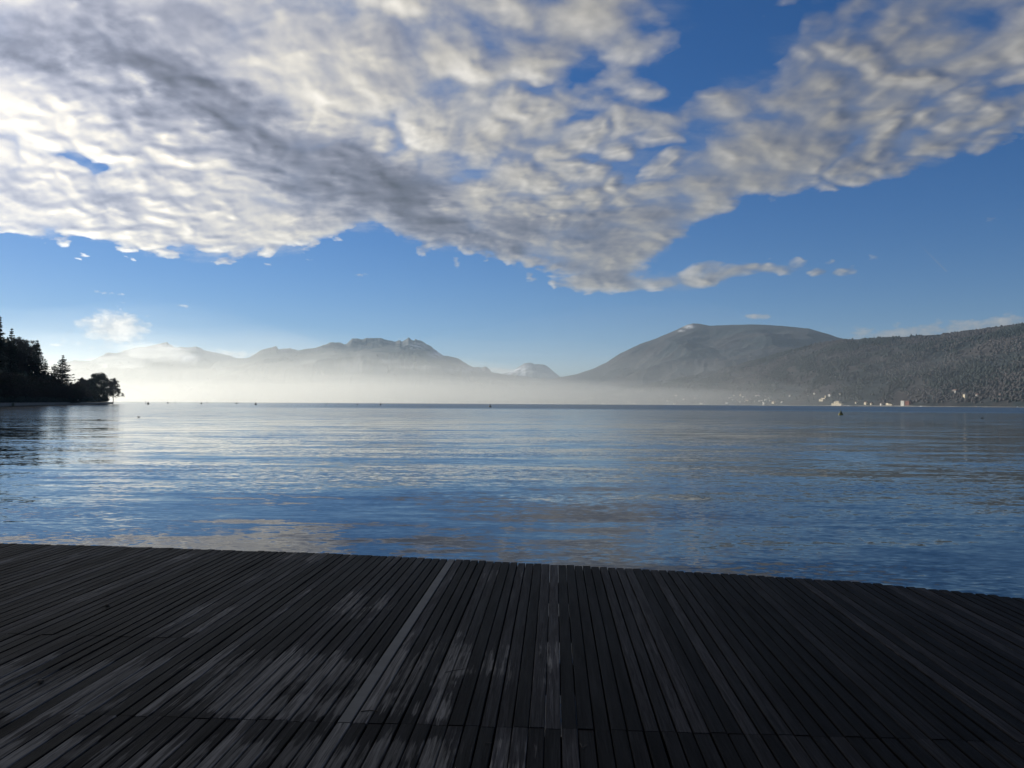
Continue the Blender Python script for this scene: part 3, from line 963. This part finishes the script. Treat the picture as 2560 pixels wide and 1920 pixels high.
def leafy_tree(loc, H, W, label, seed, name='evergreen_tree', group=None, npts=9000):
    rr = np.random.default_rng(seed)
    root = empty(name, loc, label=label, category='tree', group=group)
    mb = MB(); mb.tube((0, 0, -1), (0, 0, H * 0.35), H * 0.022, H * 0.017, 7)
    for k in range(7):
        a = rr.uniform(0, 6.28)
        mb.tube((0, 0, H * rr.uniform(0.15, 0.4)), (math.cos(a) * W * 0.6, math.sin(a) * W * 0.6, H * rr.uniform(0.5, 0.85)), H * 0.01, 0.05, 5)
    mb.build('trunk', m_bark, root)
    cl = []
    for k in range(60):
        a = rr.uniform(0, 6.28); zf = rr.uniform(0.08, 0.93)
        rmax = W * (math.sin(math.pi * min(1, 0.25 + zf * 0.70)) ** 0.5)
        rd = rmax * math.sqrt(rr.random()) * 0.85
        n_ = npts // 60
        c = np.array([math.cos(a) * rd, math.sin(a) * rd, zf * H])
        q = rr.normal(size=(n_, 3)); q /= np.linalg.norm(q, axis=1)[:, None]
        q *= (rr.random(n_) ** 0.4)[:, None] * np.array([W * 0.30, W * 0.30, H * 0.085]) * rr.uniform(0.7, 1.25)
        cl.append(c + q)
    V, F = tri_cloud(np.concatenate(cl), 0.42)
    link_mesh('crown', V, F, m_leaf, root)
    return root


def hill_pt(x, s):
    """point on the left shore at pixel column x, s metres inland"""
    a, _ = px2ae(x, 1000)
    r = float(shore(np.array([a]))[0]) + s
    return Vector((r * math.sin(a), r * math.cos(a), float(hL(np.array([a]), np.array([r]))[0]))), r


def place_top(x, ytop, s):
    """ground point and the height a tree needs for its tip to reach the sight line"""
    p, r = hill_pt(x, s)
    e = px2ae(x, ytop)[1]
    return p, EYE + e * r - p.z


CONS = [(-4, 788, 90, 5.5, 'tall dark conifer cut by the left edge of the photo, highest tip of all', 0.1),
        (25, 818, 95, 6.5, 'dark conifer just right of the highest one, high on the left slope', 0.12),
        (90, 848, 60, 10.5, 'broad dark conifer standing clear in the middle of the wooded slope', 0.08),
        (155, 886, 32, 13.5, 'wide layered conifer at the foot of the slope, nearest the gap', 0.06),
        (134, 908, 40, 10.0, 'smaller dark conifer tucked against the left flank of the wide layered conifer', 0.08),
        (112, 900, 60, 9.0, 'dark conifer in the dip between the broad conifer and the wide layered one', 0.08)]
for k, (x, y, s, w, lab, sk) in enumerate(CONS):
    p, H = place_top(x, y, s)
    conifer(p, H, w, lab, 40 + k, 'conifers on the left slope', 1.3, sk)
for k, (x, y, s, lab) in enumerate([(46, 843, 120, 'loose open crowned tree between the two conifers at the top of the slope'), (60, 849, 110, 'loose open crowned tree just left of the broad conifer'), (70, 860, 100, 'thin leafy tree with sky showing through, hard left of the broad conifer')]):
    p, H = place_top(x, y, s)
    bare_tree(p, H, 1.0, lab, 80 + k, 'open trees on the left slope', 'open_tree', 1)
p, H = place_top(247, 929, 12)
leafy_tree(p, H, H * 0.34, 'dense rounded evergreen tree on the end of the promontory', 5, npts=34000)
p, H = place_top(228, 944, 14)
leafy_tree(p, H, H * 0.32, 'lower dense evergreen leaning on the left of the rounded tree', 6, npts=20000)
for k, (x, y, s, lab) in enumerate([(283, 946, 6, 'bare branching tree at the very tip of the promontory'), (270, 948, 14, 'bare tree between the rounded evergreen and the tip'), (203, 944, 14, 'bare tree with fine twigs left of the rounded evergreen'), (212, 952, 20, 'second bare tree close left of the rounded evergreen')]):
    p, H = place_top(x, y, s)
    bare_tree(p, H, 1.05 if x > 275 else 0.85, lab, 120 + k, 'bare trees on the promontory')
# promenade trees: one tree copied along the quay
proto = bare_tree((0, 0, 0), 14.0, 1.3, '', 300, 'plane trees lining the promenade', 'promenade_tree')
pv, pf = tri_cloud(rng.normal(size=(2500, 3)) * np.array([2.6, 2.6, 2.0]) + np.array([0, 0, 9.5]), 0.4)
link_mesh('foliage', pv, pf, m_leaf, proto)
kids = list(proto.children)
first = True
prx = list(np.linspace(2, 196, 24))
PORD = ['first', 'second', 'third', 'fourth', 'fifth', 'sixth', 'seventh', 'eighth', 'ninth', 'tenth', 'eleventh', 'twelfth', 'thirteenth',
        'fourteenth', 'fifteenth', 'sixteenth', 'seventeenth', 'eighteenth', 'nineteenth', 'twentieth', 'twenty-first', 'twenty-second', 'twenty-third', 'twenty-fourth']
for k, x in enumerate(prx):
    p, r = hill_pt(x, 9 + random.uniform(-1, 1))
    if first:
        o = proto; first = False
    else:
        o = proto.copy(); COL.objects.link(o)
        for ch in kids:
            c = ch.copy(); COL.objects.link(c); c.parent = o
    o.location = p; o.rotation_euler = (0, 0, random.uniform(0, 6.28))
    sc = random.uniform(0.85, 1.15); o.scale = (sc, sc, sc)
    o['label'] = 'dark promenade tree on the quay, %s from the left edge of the photo' % PORD[k]
# the wood covering the slope behind them
def wood(name, spots, h0, h1, mat, n_pts=9, wid=0.3):
    """many small trees in one mesh: each a ragged cone of leaf clumps"""
    Vs = []; Fs = []; k = 0
    for (x, y, z) in spots:
        h = random.uniform(h0, h1); w = h * wid
        ring = []
        for j, (zf, rf) in enumerate(((0.12, 0.8), (0.45, 1.0), (0.75, 0.6))):
            for i in range(5):
                a = 2 * math.pi * i / 5 + j * 0.6 + random.uniform(-.3, .3)
                rr_ = w * rf * random.uniform(0.7, 1.25)
                ring.append((x + math.cos(a) * rr_, y + math.sin(a) * rr_, z + h * (zf + random.uniform(-.05, .05))))
        ring.append((x + random.uniform(-.15, .15) * w, y, z + h))
        Vs += ring
        for j in range(2):
            for i in range(5):
                a, b = k + j * 5 + i, k + j * 5 + (i + 1) % 5
                Fs.append((a, b, b + 5)); Fs.append((a, b + 5, a + 5))
        for i in range(5):
            Fs.append((k + 10 + i, k + 10 + (i + 1) % 5, k + 15))
        k += 16
    return tag(link_mesh(name, Vs, np.array(Fs), mat), kind='stuff')


spots = []
for k in range(2600):
    a = random.uniform(-1.5, -0.527) if k % 2 else random.uniform(-0.68, -0.527)
    s = random.uniform(22, 330)
    r = float(np.interp(a, [p[0] for p in SHORE], [p[1] for p in SHORE])) + s
    z = float(hL(np.array([a]), np.array([r]))[0])
    spots.append((r * math.sin(a), r * math.cos(a), z - 1))
# keep the fill below the measured outline
OUT = [(-2.0, 9.9), (-0.70, 9.9)] + ae([(-60, 760), (0, 825), (30, 850), (60, 885), (75, 925), (90, 918), (110, 925), (122, 935), (150, 935), (170, 945), (186, 958), (210, 965)])
sp2 = []
for (x, y, z) in spots:
    a = math.atan2(x, y); r = math.hypot(x, y)
    lim = np.interp(a, [p[0] for p in OUT], [p[1] for p in OUT])
    if (z + 15 - EYE) / r < lim + 0.0:
        sp2.append((x, y, z))
wood('wooded_slope', sp2, 10, 16, m_needle, wid=0.3)
# low scrub under the trees along the quay
sp3 = []
for k in range(420):
    x = random.uniform(-30, 262); p, r = hill_pt(x, random.uniform(14, 30)); sp3.append(tuple(p))
wood('undergrowth', sp3, 4.0, 7.5, m_needle, wid=0.5)

# quay wall
m_stone = plain('quay_stone', (0.20, 0.19, 0.17), 0.85, 0.25, 0.5)
Aq = np.linspace(-1.3, -0.478, 140)
V = []
for a in Aq:
    r = float(shore(np.array([a]))[0])
    for dr_, z in ((-1.2, -1.5), (-1.2, 1.55), (3.5, 1.55), (3.5, -1.5)):
        V.append(((r + dr_) * math.sin(a), (r + dr_) * math.cos(a), z))
F = []
for i in range(len(Aq) - 1):
    for j in range(4):
        b = i * 4 + j; c = i * 4 + (j + 1) % 4
        F.append((b, c, c + 4, b + 4))
F.append((0, 3, 2, 1)); e = (len(Aq) - 1) * 4; F.append((e, e + 1, e + 2, e + 3))
tag(link_mesh('quay_wall', V, F, m_stone), 'low stone quay wall running along the foot of the dark wooded shore', 'quay wall')

# forest on the right hill
sp4 = []
aE0, aE1 = px2ae(1330, 1000)[0], px2ae(2900, 1000)[0]
N = 40000
aa = rng.uniform(aE0, aE1, N * 2); tt = rng.random(N * 2) ** 0.8
rr_ = rE.DF(aa) + (rE.DR(aa) - rE.DF(aa)) * (0.02 + 1.0 * tt)
hh = rE.h(aa, rr_)
dens4 = fbm(aa * 60, rr_ / 200, 4)
keep = rng.random(N * 2) < np.clip((dens4 - 0.36) * 5, 0.05, 1)
sel = np.where(keep)[0][:N]
x4 = rr_[sel] * np.sin(aa[sel]); y4 = rr_[sel] * np.cos(aa[sel]); z4 = hh[sel]


def forest(name, X, Y, Z, h0, h1, wid, mat):
    n = len(X)
    h = rng.uniform(h0, h1, n); w = h * wid
    base = np.array([(math.cos(a), math.sin(a), 0.15) for a in (0, 1.57, 3.14, 4.71)])
    mid = np.array([(0.9 * math.cos(a), 0.9 * math.sin(a), 0.6) for a in (0.78, 2.36, 3.93, 5.5)])
    top = np.array([(0, 0, 1.0)])
    T = np.concatenate([base, mid, top])
    V = T[None] * np.stack([w, w, h], 1)[:, None] * rng.uniform(0.75, 1.25, (n, 9, 3)) + np.stack([X, Y, Z - 1], 1)[:, None]
    f = []
    for i in range(4):
        j = (i + 1) % 4
        f += [(i, j, 4 + i), (j, 4 + j, 4 + i), (4 + i, 4 + j, 8)]
    f = np.array(f)
    F = (f[None] + 9 * np.arange(n)[:, None, None]).reshape(-1, 3)
    return tag(link_mesh(name, V.reshape(-1, 3), F, mat, smooth=True), kind='stuff')


cm = vnoise(x4 / 260, y4 / 260) + 0.4 * rng.random(len(x4)) > 0.78
m_bw = plain('winter_broadleaf', (0.056, 0.050, 0.050), 0.95, 0.25, 0.01, coord='Object')
m_cw = plain('dark_conifers_far', (0.022, 0.031, 0.028), 0.95, 0.3, 0.01)
forest('bare_forest', x4[~cm], y4[~cm], z4[~cm], 5, 9, 0.65, m_bw)
forest('conifer_forest', x4[cm], y4[cm], z4[cm], 7, 14, 0.34, m_cw)

# pale shingle strip at the far shore
A5 = np.linspace(px2ae(1290, 1000)[0], px2ae(2650, 1000)[0], 260)
V = []
for a in A5:
    r = float(rE.DF(np.array([a]))[0]); wz = 1.6 + 1.2 * vnoise(np.array([a * 300]), np.array([0.5]))[0]
    if a > px2ae(2330, 1000)[0]:
        wz *= 0.5
    for dr_, z in ((-14, -0.5), (-6, wz * 0.5), (6, wz), (16, wz), (16, -0.5)):
        V.append(((r + dr_) * math.sin(a), (r + dr_) * math.cos(a), z))
m_sh = plain('pale_shingle', (0.38, 0.36, 0.32), 0.9, 0.3, 0.01)
tag(link_mesh('shore_shingle', V, grid_faces(len(A5), 5), m_sh), kind='structure')

# ------------------------------------------------------------------ far village
m_white = plain('white_render', (0.80, 0.77, 0.70), 0.8, 0.06, 0.3)
m_cream = plain('cream_render', (0.72, 0.62, 0.45), 0.8, 0.06, 0.3)
m_dim = plain('grey_render', (0.30, 0.29, 0.27), 0.85, 0.1, 0.3)  # greyer wall colour for the faint houses in the woods
m_roof = plain('brown_tile_roof', (0.16, 0.09, 0.07), 0.85, 0.2, 0.5)
m_slate = plain('slate_roof', (0.10, 0.10, 0.11), 0.7, 0.2, 0.5)
m_glass = plain('dark_window_glass', (0.03, 0.04, 0.05), 0.15, 0.1, 1)
m_red = plain('red_brown_cladding', (0.25, 0.09, 0.06), 0.8, 0.2, 0.5)


def gable(w, d, h, over=0.5):
    """gabled roof above a w x d plan, ridge along x"""
    V = [(-w / 2 - over, -d / 2 - over, 0), (w / 2 + over, -d / 2 - over, 0), (w / 2 + over, d / 2 + over, 0), (-w / 2 - over, d / 2 + over, 0), (-w / 2 - over, 0, h), (w / 2 + over, 0, h)]
    F = [(0, 1, 5, 4), (2, 3, 4, 5), (1, 2, 5), (3, 0, 4), (3, 2, 1, 0)]
    return V, F


def windows(root, w, d, z0, storeys, cols, sh=3.0, ww=1.2, wh=1.6):
    for f in range(storeys):
        for c in range(cols):
            xx = -w / 2 + (c + 0.5) * w / cols
            mb = MB(); mb.box(xx - ww / 2, xx + ww / 2, -d / 2 - 0.06, -d / 2 - 0.01, z0 + f * sh + 0.9, z0 + f * sh + 0.9 + wh)
            mb.build('window', m_glass, root)


def house(x, y, w, h, d, label, wall=None, roof=None, cols=2, group=None, name='house', rot=None, cat='house'):
    p, r = rE.hit(x, y)
    az_ = math.atan2(p.x, p.y)
    rz = -az_ + (R(-38) if rot is None else rot)
    root = empty(name, (p.x, p.y, p.z - 0.5), rz, label=label, category=cat, group=group)
    hw = h * 0.68
    mb = MB(); mb.box(-w / 2, w / 2, -d / 2, d / 2, -4, hw); mb.build('wall', wall or m_white, root)
    V, F = gable(w, d, h - hw + 0.8); o = link_mesh('roof', V, F, roof or m_roof, root); o.location = (0, 0, hw + 0.002)
    if cols:
        windows(root, w, d, 0, max(1, int(hw // 3)), cols)
    return root


# (x, y, width in photo px, label)
NAMED = [(1354, 983, 3, 'lone pale speck of a house on the hazy slope, farthest left of the village'),
         (1692, 991, 12, 'wide pale house on the slope left of the village church, above the shore'),
         (1737, 998, 7, 'pale house standing apart between the wide hillside house and the village'),
         (1817, 1009, 6, 'white house at the water, left end of the village shore'),
         (1835, 990, 3.5, 'white house upper left of the village church'),
         (1852, 989, 5, 'white house above the church, topmost of the village cluster'),
         (1894, 992, 14, 'long low pale building on the slope right of the church'),
         (1934, 1008, 10, 'low pale boathouse by the water right of the white shore block'),
         (1955, 1006, 4, 'small white house alone between the shore block and the large lit hotel'),
         (1975, 991, 4, 'small white house alone halfway up the slope above the shore trees'),
         (2022, 987, 4, 'left one of two small white houses high on the slope left of the lit hotel'),
         (2037, 985, 4, 'right one of two small white houses high on the slope left of the lit hotel'),
         (2075, 990, 7, 'pale gabled house on the slope directly above the lit hotel'),
         (2065, 992, 4, 'small pale house right of the terraced building above the hotel'),
         (2100, 987, 5, 'faint pale house highest above the right wing of the hotel'),
         (2141, 1008, 4, 'small pale house just right of the hotel by the shore trees'),
         (2165, 1010, 8, 'low pale house on the shore between the hotel and the flat yellow building'),
         (2179, 1011, 5, 'bright white shed at the water right of the hotel'),
         (2204, 1012, 5, 'tiny pale shed at the water left of the flat yellow building'),
         (2388, 981, 13, 'long pale villa high in the woods near the right end of the far shore'),
         (2444, 991, 7, 'faint grey house in the woods right of the pale tower house'),
         (2502, 990, 6, 'small pale house deep in the dark woods, farthest right')]
for x, y, w, lab in NAMED:
    p, r = rE.hit(x, y)
    W_ = max(w * r / FPX, 6.5)
    house(x, y, W_, max(6.5, min(9.5, W_ * 0.8)), 8.0, lab, m_dim if x > 2380 else (m_white if random.random() < .7 else m_cream), cols=3 if w > 6 else 2, rot=R(-58))
ORD = ['first', 'second', 'third', 'fourth', 'fifth', 'sixth', 'seventh', 'eighth', 'ninth', 'tenth', 'eleventh', 'twelfth', 'thirteenth',
       'fourteenth', 'fifteenth', 'sixteenth', 'seventeenth', 'eighteenth', 'nineteenth', 'twentieth', 'twenty-first', 'twenty-second', 'twenty-third', 'twenty-fourth', 'twenty-fifth']
LESS = [(1433, 998), (1441, 984), (1480, 997), (1462, 999), (1594, 981), (1605, 980), (1613, 981), (1589, 1002), (1596, 1001), (1587, 1010), (1560, 1001), (1540, 1000), (1508, 1010),
        (1566, 990), (1652, 990), (1744, 990), (1710, 1000), (1686, 1012), (1753, 1010), (1626, 1004), (1638, 998), (1670, 1003), (1572, 1006), (1522, 1004), (1450, 1004)]
for n_h, (x, y) in enumerate(sorted(LESS)):
    house(x, y, random.uniform(8, 14), random.uniform(7, 9), 9, 'tiny pale house, %s from the left in the hazy settlement left of the church' % ORD[n_h], m_white, cols=2,
          group='tiny hazy houses left of the village church', rot=R(random.uniform(-70, -45)))
NEARC = [(1823, 996), (1828, 995), (1858, 993), (1832, 1001), (1843, 1004), (1863, 1006), (1876, 1000), (1902, 994), (1899, 1003), (1905, 1003), (1914, 1001), (1913, 992), (1886, 1004), (1850, 1006), (1925, 1003), (1920, 997)]
for n_h, (x, y) in enumerate(sorted(NEARC)):
    house(x, y, random.uniform(6.5, 9), random.uniform(6, 8), 8, 'small white house, %s from the left in the village cluster around the church' % ORD[n_h], m_white, cols=2,
          group='white houses around the village church', rot=R(random.uniform(-70, -45)))

# church
p, r = rE.hit(1868, 1004)
ch = empty('church', (p.x, p.y, p.z - 1), -math.atan2(p.x, p.y) + R(-50), label='pinkish village church with a pointed steeple on the far shore', category='church')
mb = MB(); mb.box(-7, 7, -5, 5, -3, 8); mb.build('nave', m_cream, ch)
V, F = gable(14, 10, 5); o = link_mesh('roof', V, F, m_roof, ch); o.location = (0, 0, 8.002)
mb = MB(); mb.box(-9.6, -7.0, -2.2, 2.2, -3, 14); mb.build('tower', m_cream, ch)
mb = MB(); mb.lathe([(2.4, 0), (1.0, 5), (0.05, 9)], 8, (-8.3, 0, 14.002)); mb.build('steeple', m_slate, ch)
windows(ch, 14, 10, 1, 1, 4, ww=1.0, wh=4)

# white block with a mast at the shore
p, r = rE.hit(1910, 1013.4)
bl = empty('lighthouse_block', (p.x, p.y, 0.5), -math.atan2(p.x, p.y) + R(-52), label='bright white upright block building at the edge of the water below the village', category='building')
k = r / FPX
mb = MB(); mb.box(-2.6 * k, 2.6 * k, -2.2 * k, 2.2 * k, -2, 7.5 * k); mb.build('wall', m_white, bl)
mb = MB(); mb.box(-2.9 * k, 2.9 * k, -2.5 * k, 2.5 * k, 7.5 * k + 0.002, 8.0 * k); mb.build('roof', m_slate, bl)
windows(bl, 5.2 * k, 4.4 * k, 1, 3, 2)

# lit hotel: base, two stepped towers
p, r = rE.hit(2095, 1011)
k = r / FPX
ho = empty('hotel', (p.x, p.y, 1.0), -math.atan2(p.x, p.y) + R(-52), label='large cream hotel with two stepped upper blocks, brightly sunlit at the shore', category='hotel')
mb = MB(); mb.box(-17 * k, 17 * k, -5 * k, 5 * k, -2, 5.0 * k); mb.build('main_block', m_cream, ho)
mb = MB(); mb.box(-9.5 * k, -3.5 * k, -4 * k, 4 * k, 5.0 * k + 0.002, 9.5 * k); mb.build('upper_block', m_cream, ho)
mb = MB(); mb.box(-1.5 * k, 7.5 * k, -4 * k, 4 * k, 5.0 * k + 0.002, 10 * k); mb.build('upper_block', m_cream, ho)
for xa, xb, z in ((-9.5, -3.5, 9.5), (-1.5, 7.5, 10)):
    V, F = gable((xb - xa) * k, 8 * k, 2.4 * k); o = link_mesh('roof', V, F, m_slate, ho); o.location = ((xa + xb) / 2 * k, 0, z * k + 0.004)
windows(ho, 34 * k, 10 * k, 0.5, 2, 14, 3.6, 1.5, 2.0)
for xa in (-8, -5, 0, 3, 6):
    for f in range(2):
        mb = MB(); mb.box((xa - 0.4) * k, (xa + 0.4) * k, -4 * k - 0.06, -4 * k - 0.01, (5.8 + 2 * f) * k, (6.9 + 2 * f) * k); mb.build('window', m_glass, ho)

# terraced building above the hotel
p, r = rE.hit(2055, 1001)
k = r / FPX
te_ = empty('terraced_building', (p.x, p.y, p.z - 1), -math.atan2(p.x, p.y) + R(-50), label='cream terraced building in two steps on the slope left of the hotel', category='building')
mb = MB(); mb.box(-6 * k, 8 * k, -4 * k, 4 * k, -3, 3.6 * k); mb.build('lower_block', m_cream, te_)
mb = MB(); mb.box(-8 * k, 6 * k, 4.01 * k, 9 * k, -3, 6 * k); mb.build('upper_block', m_cream, te_)
mb = MB(); mb.box(-6.3 * k, 8.3 * k, -4.3 * k, 4 * k, 3.6 * k + 0.002, 4.0 * k); mb.box(-8.3 * k, 6.3 * k, 4.005 * k, 9.3 * k, 6 * k + 0.002, 6.5 * k); mb.build('roof', m_roof, te_)
o = None
windows(te_, 12 * k, 8 * k, 0, 2, 6, 3.4)

# flat yellow building
p, r = rE.hit(2226, 1011)
k = r / FPX
fy = empty('flat_building', (p.x, p.y, 0.8), -math.atan2(p.x, p.y) + R(-50), label='flat roofed yellow building at the water right of the hotel', category='building')
mb = MB(); mb.box(-9.5 * k, 9.5 * k, -4 * k, 4 * k, -2, 4.2 * k); mb.build('wall', m_cream, fy)
mb = MB(); mb.box(-9.5 * k, -1.5 * k, -4 * k, 4 * k, 4.2 * k + 0.002, 6.4 * k); mb.build('upper_floor', m_cream, fy)
mb = MB(); mb.box(-1.45 * k, 9.9 * k, -4.4 * k, 4.4 * k, 4.2 * k + 0.003, 4.7 * k); mb.build('roof', m_slate, fy)
windows(fy, 19 * k, 8 * k, 0, 2, 9, 3.2)

# red and white block
p, r = rE.hit(2266, 1012)
k = r / FPX
rw = empty('apartment_block', (p.x, p.y, 0.8), -math.atan2(p.x, p.y) + R(-40), label='tall shoreline block, white on its left and dark red brown on its right', category='building')
mb = MB(); mb.box(-10.5 * k, -2 * k, -5 * k, 5 * k, -2, 12 * k); mb.build('wall', m_white, rw)
mb = MB(); mb.box(-1.98 * k, 10 * k, -4 * k, 4 * k, -2, 11 * k); mb.build('clad_wall', m_red, rw)
mb = MB(); mb.box(-11 * k, 10.5 * k, -5.4 * k, 5.4 * k, 12 * k + 0.002, 12.8 * k); mb.build('roof', m_roof, rw)
windows(rw, 20 * k, 10 * k, 1, 4, 7, 4.0)

# tower house in the woods
p, r = rE.hit(2413, 996)
k = r / FPX
tw = empty('tower_house', (p.x, p.y, p.z - 1), -math.atan2(p.x, p.y) + R(-52), label='narrow pale tower house rising from the woods at the right of the far shore', category='house')
mb = MB(); mb.box(-3 * k, 3 * k, -3 * k, 3 * k, -3, 9 * k); mb.build('wall', m_cream, tw)
V, F = gable(6 * k, 6 * k, 2.5 * k); o = link_mesh('roof', V, F, m_slate, tw); o.location = (0, 0, 9 * k + 0.002)
windows(tw, 6 * k, 6 * k, 0, 4, 2, 4.0)

# ------------------------------------------------------------------ boats by the far shore
m_hull = plain('white_hull', (0.82, 0.82, 0.80), 0.4, 0.05, 1)


def boat(x, d, L, label, rz=0.3):
    a, _ = px2ae(x, 1000)
    root = empty('motor_boat', (d * math.sin(a), d * math.cos(a), 0.0), rz, label=label, category='boat')
    V = []; n = 9
    for i in range(n):
        t_ = i / (n - 1); w = L * 0.17 * (1 - t_ ** 3) + 0.02; y = L * (t_ - 0.5)
        V += [(-w, y, 0.9 + 0.5 * t_ * t_), (-w * 0.75, y, -0.1), (w * 0.75, y, -0.1), (w, y, 0.9 + 0.5 * t_ * t_)]
    F = [(i * 4 + j, i * 4 + (j + 1) % 4, i * 4 + 4 + (j + 1) % 4, i * 4 + 4 + j) for i in range(n - 1) for j in range(4)] + [(0, 1, 2, 3)[::-1], tuple((n - 1) * 4 + j for j in range(4))]
    link_mesh('hull', V, F, m_hull, root)
    mb = MB(); mb.box(-L * 0.1, L * 0.1, -L * 0.15, L * 0.12, 0.95, 2.3); mb.build('cabin', m_hull, root)
    mb = MB(); mb.box(-L * 0.102, L * 0.102, -L * 0.10, L * 0.125, 1.5, 2.0); mb.build('window', m_glass, root)


boat(2121, 3060, 11, 'white moored boat at the shore just right of the hotel')
boat(2302, 2700, 8, 'small white boat at the water right of the red and white block')
boat(2446, 2300, 6, 'tiny white boat on the far water below the wooded right shore', 1.2)
boat(2544, 2100, 6, 'tiny white boat farthest right on the far water', 1.6)
boat(1686, 3750, 10, 'tiny white boat at the hazy shore left of the village', 1.4)

# ------------------------------------------------------------------ buoys
m_buoy = plain('dark_green_buoy', (0.030, 0.045, 0.015), 0.5, 0.3, 3)
m_blk = plain('black_buoy', (0.02, 0.022, 0.025), 0.5, 0.3, 3)
m_band = plain('yellow_band', (0.45, 0.36, 0.04), 0.5, 0.1, 3)


def buoy(x, y, w_px, label, mat, band=False, group=None, tall=1.0):
    a, e = px2ae(x, y)
    d = EYE / max(-e, 0.0018)
    s = w_px * (1.0 if w_px > 8 else 1.25) * d / FPX
    root = empty('buoy', (d * math.sin(a), d * math.cos(a), 0.0), 0, label=label, category='buoy', group=group)
    mb = MB(); mb.lathe([(s * .25, -0.3 * s), (s * .46, -0.1 * s), (s * .5, 0.10 * s), (s * .47, 0.26 * s), (s * .30, 0.34 * s)], 16); mb.build('float', mat, root, True)
    mb = MB(); mb.lathe([(s * .33, 0.335 * s), (s * .23, 0.55 * s), (s * .13, 0.78 * s), (s * .06, 0.82 * s)], 14); mb.build('cone', mat, root, True)
    mb = MB(); mb.lathe([(s * .05, 0.82 * s), (s * .05, tall * s)], 8); mb.lathe([(s * .04, (tall - .02) * s), (s * .09, (tall + .04) * s), (s * .04, (tall + .12) * s)], 8)
    mb.build('top_mark', mat, root)
    if band:
        mb = MB(); mb.lathe([(s * .503, 0.11 * s), (s * .494, 0.2 * s)], 16); mb.build('band', m_band, root)
    return root


buoy(2102, 1037, 10.5, 'large dark green cone shaped buoy on the water below the lit hotel', m_buoy, True)
buoy(1225, 1018, 6, 'dark cone buoy standing alone near the middle of the lake', m_blk)
buoy(951, 1013, 5, 'dark buoy, rightmost and largest of the four left of the middle', m_blk)
buoy(893, 1012, 3.5, 'small dark buoy second from right of the four left of the middle', m_blk)
buoy(846, 1011, 3, 'tiny dark buoy second from left of the four left of the middle', m_blk)
buoy(816, 1010.6, 3, 'tiny dark buoy, leftmost of the four left of the middle', m_blk)
buoy(639, 1012, 5, 'dark buoy below the brightest fog, right end of the left row', m_blk)
buoy(590, 1009.5, 3.5, 'small dark buoy second from the right end of the left row', m_blk)
buoy(503, 1010, 3.8, 'small dark buoy in the middle of the left row', m_blk)
buoy(419, 1008.4, 3.5, 'small dark buoy second from the promontory', m_blk)
buoy(370, 1011, 5, 'dark buoy nearest the promontory tip', m_blk)
m_pole = plain('dark_pole', (0.03, 0.03, 0.03), 0.8, 0.2, 2)
for x, lab in ((364, 'thin marker post behind the buoy nearest the promontory'), (438, 'thin marker post right of the second buoy'), (518, 'thin marker post right of the middle buoy of the left row'), (594, 'thin marker post beside the small buoy below the bright fog')):
    a, e = px2ae(x, 1000); d = 900
    mb = MB(); mb.tube((0, 0, -1), (0, 0, 2.6), 0.2, 0.16, 6); mb.tube((0, 0, 2.3), (0, 0, 2.9), 0.35, 0.3, 6)
    o = mb.build('marker_post', m_pole); o.location = (d * math.sin(a), d * math.cos(a), 0); tag(o, lab, 'post')

# ------------------------------------------------------------------ ducks
m_duck = plain('dark_plumage', (0.03, 0.026, 0.022), 0.7, 0.3, 8)


def ball(mb, c, r, n=8, m_=6, rot=0.0):
    V = []; F = []
    for j in range(m_ + 1):
        ph = math.pi * (j / m_) * 0.98 + 0.03
        for i in range(n):
            a = 2 * math.pi * i / n
            V.append((c[0] + r[0] * math.sin(ph) * math.cos(a), c[1] + r[1] * math.sin(ph) * math.sin(a), c[2] + r[2] * math.cos(ph)))
    for j in range(m_):
        for i in range(n):
            F.append((j * n + i, (j + 1) * n + i, (j + 1) * n + (i + 1) % n, j * n + (i + 1) % n))
    mb.add(V, F)


def duck(x, y, label, rz):
    a, e = px2ae(x, y); d = -EYE / e
    k = 6.0 * d / FPX / 0.55
    mb = MB()
    ball(mb, (0, 0, 0.06), (0.27, 0.12, 0.10), 12, 8)
    mb.tube((0.2, 0, 0.08), (0.27, 0, 0.22), 0.05, 0.035, 8)
    ball(mb, (0.29, 0, 0.24), (0.06, 0.045, 0.045), 10, 6)
    mb.tube((0.33, 0, 0.235), (0.40, 0, 0.225), 0.02, 0.01, 5)
    mb.tube((-0.24, 0, 0.09), (-0.36, 0, 0.14), 0.05, 0.008, 5)
    o = mb.build('duck', m_duck, smooth=True)
    o.location = (d * math.sin(a), d * math.cos(a), 0); o.rotation_euler = (0, 0, rz); o.scale = (k, k, k)
    tag(o, label, 'duck')


duck(247, 1050, 'left one of two small dark ducks swimming below the promontory', 0.2)
duck(347, 1043, 'right one of two small dark ducks swimming off the promontory', 3.0)
duck(2455, 1046, 'lone small dark duck on the grey water at the right', 0.1)

# made-up white box and roof, placed for an unidentified white spot
p, r = hill_pt(191, 16)
kx = empty('white_spot', p, -0.5, label='tiny white spot between dark tree trunks near the promontory', category='white_spot')
mb = MB(); mb.box(-1.3, 1.3, -1.2, 1.2, 0, 2.4); mb.build('wall', m_white, kx)
V, F = gable(2.8, 2.6, 0.9, 0.2); o = link_mesh('roof', V, F, m_slate, kx); o.location = (0, 0, 2.402)
